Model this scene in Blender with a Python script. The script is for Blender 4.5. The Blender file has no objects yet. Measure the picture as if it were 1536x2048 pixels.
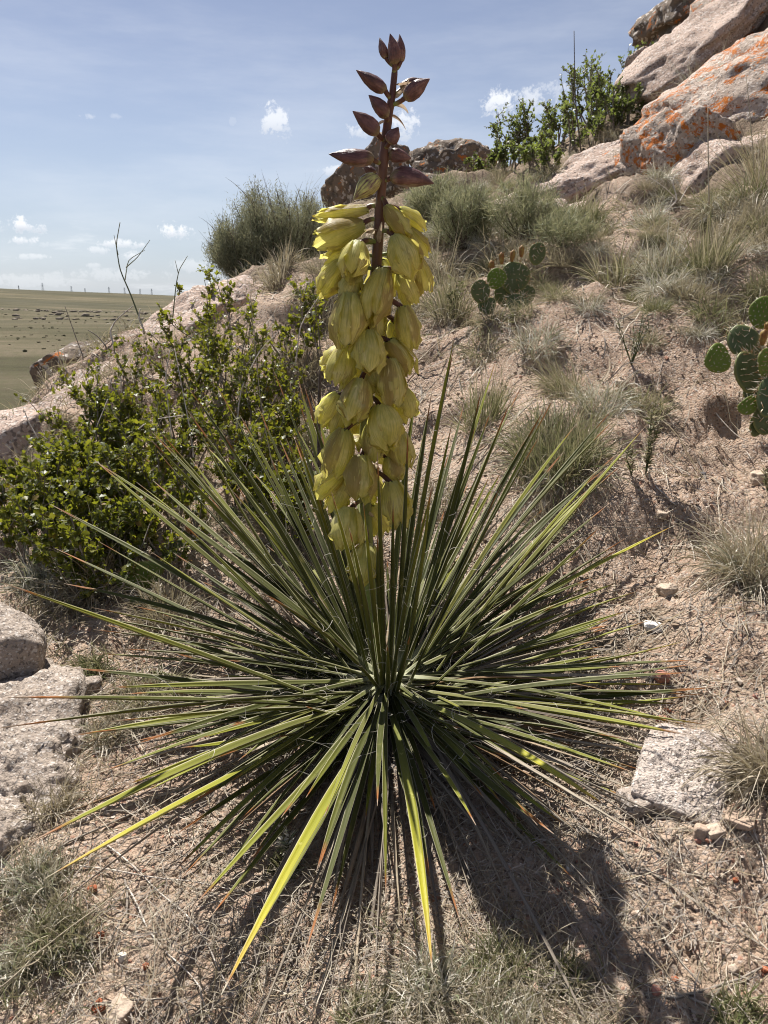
import bpy, math, random
import numpy as np
from mathutils import Vector, Matrix
rng = np.random.default_rng(7)
random.seed(7)
R = math.radians
SC = bpy.context.scene
COL = SC.collection

# ------------------------------------------------------------------ camera
PITCH = R(17.0)
CAM = np.array([0.0, -1.0, 0.625])
cam_d = bpy.data.cameras.new('camera')
cam = bpy.data.objects.new('camera', cam_d)
COL.objects.link(cam)
cam.location = CAM
cam.rotation_euler = (R(90) - PITCH, 0, 0)
cam_d.sensor_fit = 'VERTICAL'
cam_d.sensor_height = 36.0
cam_d.lens = 26.0
cam_d.clip_start = 0.02
cam_d.clip_end = 60000
cam_d.dof.use_dof = True
cam_d.dof.focus_distance = 1.12
cam_d.dof.aperture_fstop = 22.0
SC.camera = cam

# ------------------------------------------------------------------ light
SUN_AZ = R(-27.0)      # from +Y, clockwise positive
SUN_EL = R(57.0)
to_sun = Vector((math.sin(SUN_AZ) * math.cos(SUN_EL), math.cos(SUN_AZ) * math.cos(SUN_EL), math.sin(SUN_EL)))
sl = bpy.data.lights.new('sun', 'SUN')
sl.energy = 5.0
sl.angle = R(0.53)
sl.color = (1.0, 0.955, 0.89)
sun = bpy.data.objects.new('sun', sl)
COL.objects.link(sun)
sun.rotation_euler = to_sun.to_track_quat('Z', 'Y').to_euler()
sun.location = (-3, 6, 12)

def ray(px, py):
    dx = (px - 768.0) / 1479.0
    dv = (1024.0 - py) / 1479.0
    return np.array([dx, math.cos(PITCH) + math.sin(PITCH) * dv, -math.sin(PITCH) + math.cos(PITCH) * dv])

def P(px, py, t):
    return CAM + ray(px, py) * t

SC.view_settings.view_transform = 'Standard'
SC.view_settings.look = 'None'
SC.view_settings.exposure = 0.92
SC.view_settings.gamma = 1.0
SC.cycles.max_bounces = 8
SC.cycles.diffuse_bounces = 2
SC.cycles.glossy_bounces = 2
SC.cycles.transmission_bounces = 4
SC.cycles.use_denoising = True
SC.cycles.filter_width = 1.05
SC.cycles.use_adaptive_sampling = True

# node helpers -----------------------------------------------------
class NT:
    def __init__(self, tree):
        self.t = tree
    def n(self, typ, **kw):
        nd = self.t.nodes.new(typ)
        for k, v in kw.items():
            setattr(nd, k, v)
        return nd
    def set(self, sock, v):
        if isinstance(v, bpy.types.NodeSocket):
            self.t.links.new(v, sock)
        elif v is not None:
            sock.default_value = v
    def math(self, op, a, b=None, c=None, clamp=False):
        nd = self.n('ShaderNodeMath', operation=op)
        nd.use_clamp = clamp
        self.set(nd.inputs[0], a); self.set(nd.inputs[1], b)
        if c is not None: self.set(nd.inputs[2], c)
        return nd.outputs[0]
    def vmath(self, op, a, b=None, s=None):
        nd = self.n('ShaderNodeVectorMath', operation=op)
        self.set(nd.inputs[0], a)
        if b is not None: self.set(nd.inputs[1], b)
        if s is not None: self.set(nd.inputs['Scale'], s)
        return nd.outputs[1] if op in ('DOT_PRODUCT', 'LENGTH', 'DISTANCE') else nd.outputs[0]
    def noise(self, vec, scale, detail=4, rough=.55, dist=0.0, lac=2.0):
        nd = self.n('ShaderNodeTexNoise')
        self.set(nd.inputs['Vector'], vec)
        nd.inputs['Scale'].default_value = scale
        nd.inputs['Detail'].default_value = detail
        nd.inputs['Roughness'].default_value = rough
        nd.inputs['Distortion'].default_value = dist
        return nd.outputs[0]
    def voro(self, vec, scale, feat='F1', out=0, rnd=1.0):
        nd = self.n('ShaderNodeTexVoronoi', feature=feat)
        self.set(nd.inputs['Vector'], vec)
        nd.inputs['Scale'].default_value = scale
        nd.inputs['Randomness'].default_value = rnd
        return nd.outputs[out]
    def ramp(self, fac, stops, interp='LINEAR'):
        nd = self.n('ShaderNodeValToRGB')
        cr = nd.color_ramp
        cr.interpolation = interp
        while len(cr.elements) < len(stops):
            cr.elements.new(0.5)
        for e, (p, c) in zip(cr.elements, stops):
            e.position = p
            e.color = (c[0], c[1], c[2], 1) if len(c) == 3 else c
        self.set(nd.inputs[0], fac)
        return nd.outputs[0]
    def mrange(self, v, a, b, c=0.0, d=1.0, smooth=True):
        nd = self.n('ShaderNodeMapRange')
        nd.interpolation_type = 'SMOOTHSTEP' if smooth else 'LINEAR'
        self.set(nd.inputs[0], v)
        for i, x in enumerate((a, b, c, d)):
            self.set(nd.inputs[i + 1], x)
        return nd.outputs[0]
    def mix(self, fac, a, b, mode='MIX'):
        nd = self.n('ShaderNodeMix', data_type='RGBA', blend_type=mode)
        self.set(nd.inputs[0], fac)
        self.set(nd.inputs[6], a if isinstance(a, bpy.types.NodeSocket) else (*a[:3], 1))
        self.set(nd.inputs[7], b if isinstance(b, bpy.types.NodeSocket) else (*b[:3], 1))
        return nd.outputs[2]
    def bump(self, h, strength=.5, dist=.01, normal=None):
        nd = self.n('ShaderNodeBump')
        nd.inputs['Strength'].default_value = strength
        nd.inputs['Distance'].default_value = dist
        self.set(nd.inputs['Height'], h)
        if normal is not None: self.set(nd.inputs['Normal'], normal)
        return nd.outputs[0]

def new_mat(name):
    m = bpy.data.materials.new(name)
    m.use_nodes = True
    t = m.node_tree
    for n in list(t.nodes):
        t.nodes.remove(n)
    k = NT(t)
    out = k.n('ShaderNodeOutputMaterial')
    return m, k, out

def princ(k, color, rough=.9, spec=.3, normal=None, **kw):
    b = k.n('ShaderNodeBsdfPrincipled')
    k.set(b.inputs['Base Color'], color if isinstance(color, bpy.types.NodeSocket) else (*color, 1))
    k.set(b.inputs['Roughness'], rough)
    k.set(b.inputs['Specular IOR Level'], spec)
    if normal is not None: k.set(b.inputs['Normal'], normal)
    return b

def leafy(k, out, color, tcolor, trans=.35, rough=.5, spec=.4, normal=None):
    """thin plant tissue: reflects and lets light through"""
    b = princ(k, color, rough, spec, normal)
    tr = k.n('ShaderNodeBsdfTranslucent')
    k.set(tr.inputs['Color'], tcolor if isinstance(tcolor, bpy.types.NodeSocket) else (*tcolor, 1))
    if normal is not None: k.set(tr.inputs['Normal'], normal)
    mx = k.n('ShaderNodeMixShader')
    k.set(mx.inputs[0], trans)
    k.t.links.new(b.outputs[0], mx.inputs[1])
    k.t.links.new(tr.outputs[0], mx.inputs[2])
    k.t.links.new(mx.outputs[0], out.inputs[0])

def attr(k, name='dat'):
    a = k.n('ShaderNodeAttribute', attribute_name=name)
    s = k.n('ShaderNodeSeparateXYZ')
    k.t.links.new(a.outputs['Vector'], s.inputs[0])
    return s.outputs[0], s.outputs[1], s.outputs[2]   # across, along, random

def objrand(k):
    return k.n('ShaderNodeObjectInfo').outputs['Random']
def geopos(k):
    return k.n('ShaderNodeNewGeometry').outputs['Position']
def objpos(k):
    return k.n('ShaderNodeTexCoord').outputs['Object']

# ------------------------------------------------------------------ world
w = bpy.data.worlds.new('World')
SC.world = w
w.use_nodes = True
for n in list(w.node_tree.nodes):
    w.node_tree.nodes.remove(n)
k = NT(w.node_tree)
wo = k.n('ShaderNodeOutputWorld')
bg = k.n('ShaderNodeBackground')
sky = k.n('ShaderNodeTexSky', sky_type='NISHITA')
sky.sun_disc = False
sky.sun_elevation = SUN_EL
sky.sun_rotation = SUN_AZ
sky.altitude = 1800
sky.air_density = 1.1
sky.dust_density = 1.0
sky.ozone_density = 1.6
tc = k.n('ShaderNodeTexCoord').outputs['Generated']
hsv = k.n('ShaderNodeHueSaturation')
hsv.inputs['Saturation'].default_value = 0.76
hsv.inputs['Hue'].default_value = 0.511
k.set(hsv.inputs['Color'], sky.outputs[0])
skyc = hsv.outputs[0]
sepz = k.n('ShaderNodeSeparateXYZ'); k.t.links.new(tc, sepz.inputs[0])
skyc = k.mix(k.mrange(sepz.outputs[2], .26, .0, 0, .62), skyc, (5.3, 6.2, 7.9))
# small fair-weather clouds: each one an ellipse of the sky dome broken up by noise
sep = k.n('ShaderNodeSeparateXYZ'); k.t.links.new(tc, sep.inputs[0])
nz = k.noise(tc, 60, 7, .68, .4)
nz2 = k.noise(tc, 190, 5, .7, .3)
clouds = [  # px, py, half width, half height, density
    (50, 450, 36, 17, 1.0), (42, 481, 32, 10, .8), (66, 514, 36, 7, .5), (344, 464, 36, 17, 1.0),
    (236, 487, 46, 12, .8), (196, 500, 30, 9, .55), (268, 511, 36, 10, .7), (182, 531, 20, 6, .35),
    (546, 246, 30, 36, .75), (570, 262, 16, 22, .4), (810, 250, 34, 36, .7), (722, 262, 34, 16, .6), (668, 341, 32, 13, .6),
    (1000, 208, 36, 32, .85), (1062, 200, 46, 26, .6), (176, 232, 17, 6, .3), (234, 233, 13, 5, .2),
    (466, 243, 10, 11, .2), (380, 530, 40, 14, .35), (60, 560, 130, 14, .3), (210, 548, 120, 15, .3), (1110, 180, 40, 18, .4), (96, 490, 22, 7, .3)]
tot = None; shade = None
for (px, py, hw, hh, dn) in clouds:
    d = Vector(ray(px, py)).normalized()
    ux = Vector((d.y, -d.x, 0)).normalized()
    uy = ux.cross(d).normalized()
    a = k.math('MULTIPLY', k.vmath('DOT_PRODUCT', tc, tuple(ux)), 1.0 / (hw / 1479 * .93))
    b0 = k.vmath('DOT_PRODUCT', tc, tuple(uy))
    b = k.math('MULTIPLY', b0, 1.0 / (hh / 1479 * .93))
    r2 = k.math('ADD', k.math('MULTIPLY', a, a), k.math('MULTIPLY', b, b))
    front = k.math('GREATER_THAN', k.vmath('DOT_PRODUCT', tc, tuple(d)), 0.5)
    m = k.math('MULTIPLY', k.math('SUBTRACT', 1.15, r2), front)
    m = k.math('MAXIMUM', m, 0.0)
    m = k.math('ADD', k.math('MULTIPLY', m, 1.2), k.math('MULTIPLY', k.math('SUBTRACT', nz, .5), 5.4))
    m = k.math('ADD', m, k.math('MULTIPLY', k.math('SUBTRACT', nz2, .5), 2.4))
    gate = k.mrange(r2, 2.2, .8)
    m = k.math('MULTIPLY', k.math('MULTIPLY', k.mrange(m, .25, 1.5), gate), dn)
    m = k.math('MULTIPLY', m, front)
    sh = k.math('MULTIPLY', m, k.mrange(b, .35, -.9))
    tot = m if tot is None else k.math('MAXIMUM', tot, m)
    shade = sh if shade is None else k.math('MAXIMUM', shade, sh)
# distant cloud streaks all round the horizon
stretch = k.n('ShaderNodeMapping'); stretch.inputs['Scale'].default_value = (1, 1, 5)
k.t.links.new(tc, stretch.inputs[0])
far = k.mrange(k.noise(stretch.outputs[0], 9, 6, .6), .50, .72)
far = k.math('MULTIPLY', far, k.mrange(sep.outputs[2], .11, .03))
far = k.math('MULTIPLY', far, .5)
tot = k.math('MAXIMUM', tot, far)
thin = k.math('MULTIPLY', k.mrange(k.noise(stretch.outputs[0], 2.2, 6, .6), .38, .75), .24)
tot = k.math('MAXIMUM', tot, thin)
white = k.mix(shade, (11, 11.2, 11.5), (6.0, 6.6, 7.7))
k.set(bg.inputs[0], k.mix(tot, skyc, white))
bg.inputs[1].default_value = 0.051
k.t.links.new(bg.outputs[0], wo.inputs[0])

# ------------------------------------------------------------------ mesh helpers
def link(o, parent=None):
    COL.objects.link(o)
    if parent is not None: o.parent = parent
    return o

def mesh_np(name, V, F, mat=None, dat=None, smooth=True, parent=None, loc=None):
    """V (n,3); F (m,3|4) array or list of such arrays; dat (n,3) point data"""
    me = bpy.data.meshes.new(name)
    V = np.asarray(V, dtype=np.float32)
    Fs = F if isinstance(F, list) else [F]
    Fs = [np.asarray(f, dtype=np.int32) for f in Fs if len(f)]
    nl = sum(f.size for f in Fs); npoly = sum(len(f) for f in Fs)
    me.vertices.add(len(V)); me.vertices.foreach_set('co', V.ravel())
    me.loops.add(nl); me.loops.foreach_set('vertex_index', np.concatenate([f.ravel() for f in Fs]))
    me.polygons.add(npoly)
    tot = np.concatenate([np.full(len(f), f.shape[1], dtype=np.int32) for f in Fs])
    st = np.concatenate([[0], np.cumsum(tot)[:-1]]).astype(np.int32)
    me.polygons.foreach_set('loop_start', st)
    me.polygons.foreach_set('loop_total', tot)
    me.polygons.foreach_set('use_smooth', np.full(npoly, smooth))
    if dat is not None:
        a = me.attributes.new('dat', 'FLOAT_VECTOR', 'POINT')
        a.data.foreach_set('vector', np.asarray(dat, dtype=np.float32).ravel())
    me.update(calc_edges=True)
    me.validate()
    if mat: me.materials.append(mat)
    if name is None: return me
    o = bpy.data.objects.new(name, me)
    if loc is not None: o.location = loc
    return link(o, parent)

def tag(o, label=None, cat=None, group=None, kind=None):
    if label: o['label'] = label
    if cat: o['category'] = cat
    if group: o['group'] = group
    if kind: o['kind'] = kind
    return o

def empty(name, loc, label=None, cat=None, group=None):
    o = bpy.data.objects.new(name, None)
    o.empty_display_size = .05
    o.location = loc
    link(o)
    return tag(o, label, cat, group)

def unit(v):
    v = np.asarray(v, float)
    return v / np.maximum(np.linalg.norm(v, axis=-1, keepdims=True), 1e-9)

class Acc:
    """collects vertices, quads and triangles"""
    def __init__(s):
        s.V = []; s.Q = []; s.T = []; s.D = []; s.n = 0
    def add(s, V, Q=None, T=None, D=None):
        V = np.asarray(V, float).reshape(-1, 3)
        s.V.append(V)
        if Q is not None and len(Q): s.Q.append(np.asarray(Q) + s.n)
        if T is not None and len(T): s.T.append(np.asarray(T) + s.n)
        s.D.append(np.zeros((len(V), 3)) if D is None else np.asarray(D, float).reshape(-1, 3))
        s.n += len(V)
    def build(s, name, mat, parent=None, smooth=True, loc=None):
        F = []
        if s.Q: F.append(np.concatenate(s.Q))
        if s.T: F.append(np.concatenate(s.T))
        V = np.concatenate(s.V)
        if loc is not None: V = V - np.asarray(loc)
        return mesh_np(name, V, F, mat, np.concatenate(s.D), smooth, parent, loc if parent is None else None)

# ------------------------------------------------------------------ numpy gradient noise
_perm = np.random.default_rng(11).permutation(4096).astype(np.int64)
_grad = unit(np.random.default_rng(12).normal(size=(4096, 3)))
def _h(i, j, k_):
    return _perm[(_perm[(_perm[i & 4095] + j) & 4095] + k_) & 4095]
def gnoise(p):
    p = np.asarray(p, float)
    i0 = np.floor(p).astype(np.int64); f = p - i0
    u = f * f * f * (f * (f * 6 - 15) + 10)
    res = 0
    for a in (0, 1):
        for b in (0, 1):
            for c in (0, 1):
                g = _grad[_h(i0[..., 0] + a, i0[..., 1] + b, i0[..., 2] + c)]
                d = f - np.array([a, b, c])
                wgt = (u[..., 0] if a else 1 - u[..., 0]) * (u[..., 1] if b else 1 - u[..., 1]) * (u[..., 2] if c else 1 - u[..., 2])
                res = res + wgt * (g * d).sum(-1)
    return res * 1.6
def fbm(p, octv=4, lac=2.0, gain=.5):
    s = 0; a = 1.0; p = np.asarray(p, float)
    for o in range(octv):
        s = s + a * gnoise(p + 17.3 * o)
        a *= gain; p = p * lac
    return s

# ------------------------------------------------------------------ terrain
ctrl = [(0, 0, 0), (0, -.5, -.02), (-.4, -.5, -.05), (.4, -.5, .005), (0, -1.2, -.12), (-1, -1, -.35), (1, -1, .10), (0, -2.5, -.4), (2, -2.5, .3), (-2, -2.5, -1.3),
        (.35, -.28, .05), (-.45, -.15, .0), (-.6, .1, .02), (-.45, .3, .09), (0, .35, .115), (.2, .2, .085), (-.25, -.3, -.015)]
ctrl += [tuple(P(*q)) for q in [
    (1400, 1100, 1.3), (1500, 1250, 1.1), (1400, 1600, .86), (1500, 1900, .72), (1200, 900, 1.5), (1450, 850, 1.65),
    (1000, 600, 2.2), (1300, 600, 2.0), (900, 900, 1.7), (1536, 450, 2.4), (1300, 400, 3.0), (1050, 450, 3.2), (850, 420, 4.5),
    (1500, 560, 1.95), (1100, 750, 1.8),
    (700, 405, 7), (950, 385, 7), (820, 385, 7.5), (1100, 300, 6), (1250, 200, 6), (1350, 70, 6.2), (1000, 345, 6.2), (1500, -40, 6.5),
    (1200, 330, 4.6), (1400, 180, 4.8),
    (550, 580, 3.8), (400, 600, 3.0), (200, 730, 2.6), (0, 880, 2.2), (600, 800, 2.2), (400, 1000, 1.7), (100, 1100, 1.5), (0, 1150, 1.4), (200, 900, 2.0),
    (650, 470, 5.2)]]
ctrl += [(-2, 1, -1.0), (-1.9, 2.4, -.5), (-2.2, 4, -.7), (-1.6, 0, -.5), (-1.7, -.8, -.7), (-1.3, 4.6, .2), (-4, 2, -3), (-4, 6, -2.8), (-4, -2, -2.6), (-1.2, 6.5, .9), (-2.5, 7.5, 0),
         (2, 1, 1.15), (3, 0, 1.5), (3.2, 3, 2.6), (2.6, -1.5, .9), (4.5, 6, 4.1), (0, 9, 1.0), (0, 12, -.3), (3.5, 10, 2.4), (6, 3, 4.0), (5, -2, 2.2)]
ctrl = np.array(ctrl, float)
def _tps(r2):
    return r2 * np.log(r2 + 1e-9) * .5
_n = len(ctrl)
_A = np.zeros((_n + 3, _n + 3))
_d2 = ((ctrl[:, None, :2] - ctrl[None, :, :2]) ** 2).sum(-1)
_A[:_n, :_n] = _tps(_d2) + np.eye(_n) * .012
_A[:_n, _n] = 1; _A[:_n, _n + 1:] = ctrl[:, :2]
_A[_n, :_n] = 1; _A[_n + 1:, :_n] = ctrl[:, :2].T
_w = np.linalg.solve(_A, np.concatenate([ctrl[:, 2], np.zeros(3)]))
PLAIN = -15.0
def base_h(x, y):
    x = np.asarray(x, float); y = np.asarray(y, float)
    sh = x.shape; x = x.ravel(); y = y.ravel()
    z = np.zeros_like(x)
    rr = np.sqrt(x ** 2 + (y + 1) ** 2)
    lim = np.minimum(1, 11.0 / np.maximum(rr, 1e-6))
    xl = x * lim; yl = (y + 1) * lim - 1
    for s in range(0, len(x), 60000):
        e = slice(s, s + 60000)
        d2 = (xl[e, None] - ctrl[None, :, 0]) ** 2 + (yl[e, None] - ctrl[None, :, 1]) ** 2
        z[e] = _tps(d2) @ _w[:_n] + _w[_n] + _w[_n + 1] * xl[e] + _w[_n + 2] * yl[e]
    z = np.clip(z, -9, 6)
    far = 17 * np.exp(-((x - 10) / 17) ** 2 - ((y - 2) / 24) ** 2) - 15.6
    s = np.clip((rr - 6.5) / 5.5, 0, 1); s = s * s * (3 - 2 * s)
    return (z * (1 - s) + far * s).reshape(sh)
def ground(x, y, fine=True):
    x = np.asarray(x, float); y = np.asarray(y, float)
    z = base_h(x, y)
    r = np.sqrt(x ** 2 + (y + 1) ** 2)
    q = np.stack([x, y, np.zeros_like(x)], -1)
    z = z + .030 * np.clip(r - .7, 0, 3) * fbm(q * 1.7, 3) + .022 * fbm(q * 5, 3)
    # little terraces where soil has slumped between the tufts
    t = fbm(q * np.array([2.2, 3.4, 1]) + 5, 3)
    z = z + .03 * np.clip(r - .9, 0, 1.2) * np.tanh(t * 5)
    if fine:
        bumpy = .55 + .9 * np.clip(fbm(q * 2.5 + 40, 2) + .4, 0, 1)
        z = z + bumpy * (.0075 * fbm(q * 16, 2) + .0060 * np.abs(fbm(q * 38 + 3, 2)) + .0042 * fbm(q * 80 + 9, 2))
    return z
def gz(x, y):
    return float(ground(np.array([x]), np.array([y]))[0])
def on(px, py, t0=.4, t1=14.0):
    """the point of the hillside met by the line of sight through a place of the photograph"""
    t = np.geomspace(t0, t1, 700)
    p = CAM + ray(px, py) * t[:, None]
    g = ground(p[:, 0], p[:, 1], False)
    i = np.argmax(p[:, 2] < g) if (p[:, 2] < g).any() else len(t) - 1
    q = p[i]
    return np.array([q[0], q[1], gz(q[0], q[1])])
def dist(p):
    return float(np.linalg.norm(np.asarray(p) - CAM))
def pxm(p):
    """metres per photograph pixel at p"""
    f = np.array([0, math.cos(PITCH), -math.sin(PITCH)])
    return float((np.asarray(p) - CAM) @ f) / 1479.0
# ------------------------------------------------------------------ land materials
def soil_material():
    m, k, out = new_mat('sandy_soil')
    p = geopos(k)
    big = k.noise(p, 2.2, 4, .6)
    mid = k.noise(p, 14, 5, .6)
    fin = k.noise(p, 120, 4, .65)
    c = k.ramp(k.math('ADD', k.math('MULTIPLY', big, .5), k.math('MULTIPLY', mid, .5)),
               [(.30, (.20, .132, .092)), (.44, (.37, .262, .19)), (.56, (.475, .352, .262)), (.72, (.57, .45, .35))])
    c = k.mix(k.mrange(fin, .35, .7), c, k.mix(.5, c, (.48, .38, .30)))
    c = k.mix(k.mrange(k.noise(p, 3.1, 6, .7, .6), .56, .68, 0, .45), c, (.22, .15, .108))
    # single grains: grey, rose and dark
    v = k.n('ShaderNodeTexVoronoi'); k.set(v.inputs['Vector'], p); v.inputs['Scale'].default_value = 260
    s = k.n('ShaderNodeSeparateColor'); k.t.links.new(v.outputs['Color'], s.inputs[0])
    c = k.mix(k.math('MULTIPLY', k.math('GREATER_THAN', s.outputs[0], .86), .7), c, (.50, .43, .37))
    c = k.mix(k.math('MULTIPLY', k.math('GREATER_THAN', s.outputs[1], .90), .7), c, (.10, .07, .055))
    c = k.mix(k.math('MULTIPLY', k.math('GREATER_THAN', s.outputs[2], .965), .7), c, (.36, .19, .13))
    # old plant litter on the upper slope and in patches
    lit = k.noise(p, 5.5, 4, .6, .4)
    sp = k.n('ShaderNodeSeparateXYZ'); k.t.links.new(p, sp.inputs[0])
    up = k.mrange(sp.outputs[1], .7, 2.8)
    lf = k.math('MULTIPLY', k.mrange(k.math('ADD', lit, k.math('MULTIPLY', up, .22)), .56, .70), .75)
    c = k.mix(lf, c, k.ramp(k.noise(p, 40, 4, .7), [(.3, (.09, .065, .042)), (.7, (.28, .22, .155))]))
    h = k.math('ADD', k.math('MULTIPLY', k.noise(p, 60, 6, .7), 1.0), k.math('MULTIPLY', v.outputs[0], -.25))
    h2 = k.noise(p, 300, 3, .6)
    nrm = k.bump(h2, .45, .003, k.bump(h, .9, .016))
    b = princ(k, c, .95, .12, nrm)
    k.t.links.new(b.outputs[0], out.inputs[0])
    return m
M_SOIL = soil_material()

def rock_material(name, base, dark, lichen=0.0, warm=(.42, .28, .22), grain=90, crust=0.0):
    m, k, out = new_mat(name)
    p = objpos(k)
    w1 = k.noise(p, 3.0, 5, .6, .3)
    w2 = k.noise(p, 16, 5, .65)
    c = k.ramp(w1, [(.30, dark), (.46, base), (.66, tuple(min(1, x * 1.22) for x in base))])
    c = k.mix(k.mrange(w2, .45, .75, 0, .55), c, warm)
    v = k.n('ShaderNodeTexVoronoi'); k.set(v.inputs['Vector'], p); v.inputs['Scale'].default_value = grain
    s = k.n('ShaderNodeSeparateColor'); k.t.links.new(v.outputs['Color'], s.inputs[0])
    c = k.mix(k.math('MULTIPLY', k.math('GREATER_THAN', s.outputs[0], .82), .55), c, (.68, .63, .58))
    c = k.mix(k.math('MULTIPLY', k.math('GREATER_THAN', s.outputs[1], .86), .6), c, (.09, .075, .065))
    # dark weathering crust
    cr = k.mrange(k.noise(p, 5, 6, .7, .5), .56, .70)
    c = k.mix(k.math('MULTIPLY', cr, .30 + crust), c, (.085, .075, .062))
    if lichen > 0:
        mp = k.n('ShaderNodeMapping'); mp.inputs['Scale'].default_value = (.8, 1.1, 2.0)
        k.t.links.new(p, mp.inputs[0])
        ln = k.noise(mp.outputs[0], 8.0, 8, .74, .35)
        ms = k.mrange(ln, .595 - lichen * .09, .62 - lichen * .09)
        spk = k.mrange(k.noise(p, 45, 5, .75), .42, .52)
        oc = k.ramp(k.noise(p, 12, 3, .6), [(.35, (.52, .17, .03)), (.65, (.40, .115, .025))])
        c = k.mix(k.math('MULTIPLY', ms, spk), c, oc)
        gl = k.mrange(k.noise(p, 7.7, 6, .7, .2), .62, .66)
        c = k.mix(k.math('MULTIPLY', gl, .5), c, (.30, .32, .25))
    h = k.math('ADD', k.noise(p, 14, 7, .68), k.math('MULTIPLY', k.noise(p, grain * 1.2, 4, .7), min(.35, 28 / grain)))
    nrm = k.bump(h, .9, .03)
    nrm = k.bump(v.outputs[0], .35, min(.006, .6 / grain), nrm)
    b = princ(k, c, .92, .15, nrm)
    k.t.links.new(b.outputs[0], out.inputs[0])
    return m
M_GRAN = rock_material('grey_granite', (.37, .31, .26), (.20, .16, .13), 0, (.33, .26, .205), 340)
M_PINK = rock_material('pink_granite', (.45, .345, .285), (.26, .18, .14), 0, (.45, .33, .26), 120)
M_LICH = rock_material('lichen_granite', (.43, .35, .29), (.22, .165, .13), 1.0, (.45, .33, .26), 120)
M_DARK = rock_material('dark_weathered_rock', (.17, .135, .105), (.075, .06, .05), .15, (.20, .13, .09), 40, .35)
M_CRYS = rock_material('pale_crusty_granite', (.50, .425, .37), (.35, .285, .24), 0, (.40, .31, .255), 380)
def plain_stone(name, col):
    m, k, out = new_mat(name)
    p = objpos(k)
    c = k.mix(k.mrange(k.noise(p, 60, 5, .7), .35, .7), col, tuple(x * .62 for x in col))
    b = princ(k, c, .9, .2, k.bump(k.noise(p, 180, 4, .7), .6, .004))
    k.t.links.new(b.outputs[0], out.inputs[0])
    return m
M_ST = {'beige': plain_stone('beige_stone', (.50, .40, .31)), 'white': plain_stone('white_quartz', (.78, .74, .68)),
        'rose': plain_stone('rose_stone', (.42, .20, .15)), 'red': plain_stone('rust_red_stone', (.36, .12, .06)),
        'grey': plain_stone('dark_grey_stone', (.13, .12, .12)), 'tan': plain_stone('tan_stone', (.44, .33, .25))}

# ------------------------------------------------------------------ hillside
def grid_faces(nr, nc, wrap=False):
    i = np.arange(nr - 1)[:, None]; j = np.arange(nc if wrap else nc - 1)[None, :]
    a = i * nc + j; b = i * nc + (j + 1) % nc
    return np.stack([a, b, b + nc, a + nc], -1).reshape(-1, 4)
ang_f = np.linspace(-36, 36, 560)
ang_c = np.concatenate([np.linspace(-180, -40, 50)[:-1], np.linspace(-40, -36, 8)[:-1]])
angs = np.radians(np.concatenate([ang_c, ang_f, -ang_c[::-1][:-1]]))
rads = np.concatenate([[.02, .08, .15, .22], np.geomspace(.28, 11, 640), np.geomspace(11, 60, 40)[1:]])
RR, AA = np.meshgrid(rads, angs, indexing='ij')
X = RR * np.sin(AA); Y = RR * np.cos(AA) - 1.0
Z = ground(X, Y)
HV = np.stack([X, Y, Z], -1).reshape(-1, 3)
f = grid_faces(len(rads), len(angs), True)[:, ::-1]
cap = np.array([HV[:len(angs)].mean(0)])
HV = np.concatenate([HV, cap])
ci = len(HV) - 1
tri = np.stack([np.full(len(angs), ci), (np.arange(len(angs)) + 1) % len(angs), np.arange(len(angs))], -1)
hill = mesh_np('hillside', HV, [f, tri], M_SOIL)
tag(hill, 'sandy pinkish tan hillside rising to the right', kind='structure')

# ------------------------------------------------------------------ plain
def plain_h(x, y):
    r = np.sqrt(x * x + y * y)
    q = np.stack([x, y, np.zeros_like(x)], -1)
    z = PLAIN + .12 * fbm(q / 9, 3) * np.clip(r / 30, 0, 1)
    z = z + np.clip((r - 160) / 400, 0, 1) * 2.2 * fbm(q / 260, 4)
    # gentle fall of the plain towards the right, low rise with ledges, long ridge behind
    a = np.degrees(np.arctan2(x, y))
    crest = np.interp(a, [-60, -27, -14, 20], [4, -4.5, -30, -60]) + 1.5 * fbm(q / 500, 3)
    s2 = np.clip((r - 300) / 2100, 0, 1)
    z = z * (1 - s2) + crest * s2 - 9 * np.sin(np.pi * s2) - 3 * np.exp(-((r - 900) / 250) ** 2)
    z = z + 3.0 * np.clip(1 - np.abs(r - 620) / 160, 0, 1) * np.clip(fbm(q / 160 + 3, 3) + .4, 0, 1)
    return z - np.clip(r - 2400, 0, None) * .035
pr = np.concatenate([[0.5], np.geomspace(14, 26000, 330)])
pa = np.radians(np.concatenate([np.linspace(-180, -40, 60)[:-1], np.linspace(-40, 10, 340)[:-1], np.linspace(10, 180, 70)[:-1]]))
RR, AA = np.meshgrid(pr, pa, indexing='ij')
X = RR * np.sin(AA); Y = RR * np.cos(AA) - 1
Z = plain_h(X, Y)
m, k, out = new_mat('prairie')
p = geopos(k)
mp = k.n('ShaderNodeMapping'); mp.inputs['Scale'].default_value = (.35, 1.0, 1); mp.inputs['Rotation'].default_value = (0, 0, R(12))
k.t.links.new(p, mp.inputs[0])
n1 = k.noise(mp.outputs[0], .02, 6, .62)
n2 = k.noise(p, .35, 6, .7)
n3 = k.noise(mp.outputs[0], .0035, 5, .6)
c = k.ramp(n1, [(.34, (.055, .050, .030)), (.45, (.090, .078, .050)), (.55, (.135, .112, .076)), (.66, (.18, .145, .105))])
c = k.mix(k.mrange(n2, .35, .68, 0, .6), c, (.085, .085, .045))
c = k.mix(k.mrange(n3, .42, .62, 0, .6), c, (.060, .060, .042))
c = k.mix(k.math('MULTIPLY', k.mrange(k.noise(p, 2.2, 4, .7), .56, .66), .45), c, (.05, .048, .03))
b = princ(k, c, 1, .05, k.bump(k.noise(p, 1.1, 6, .75), 1.0, .5))
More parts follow.
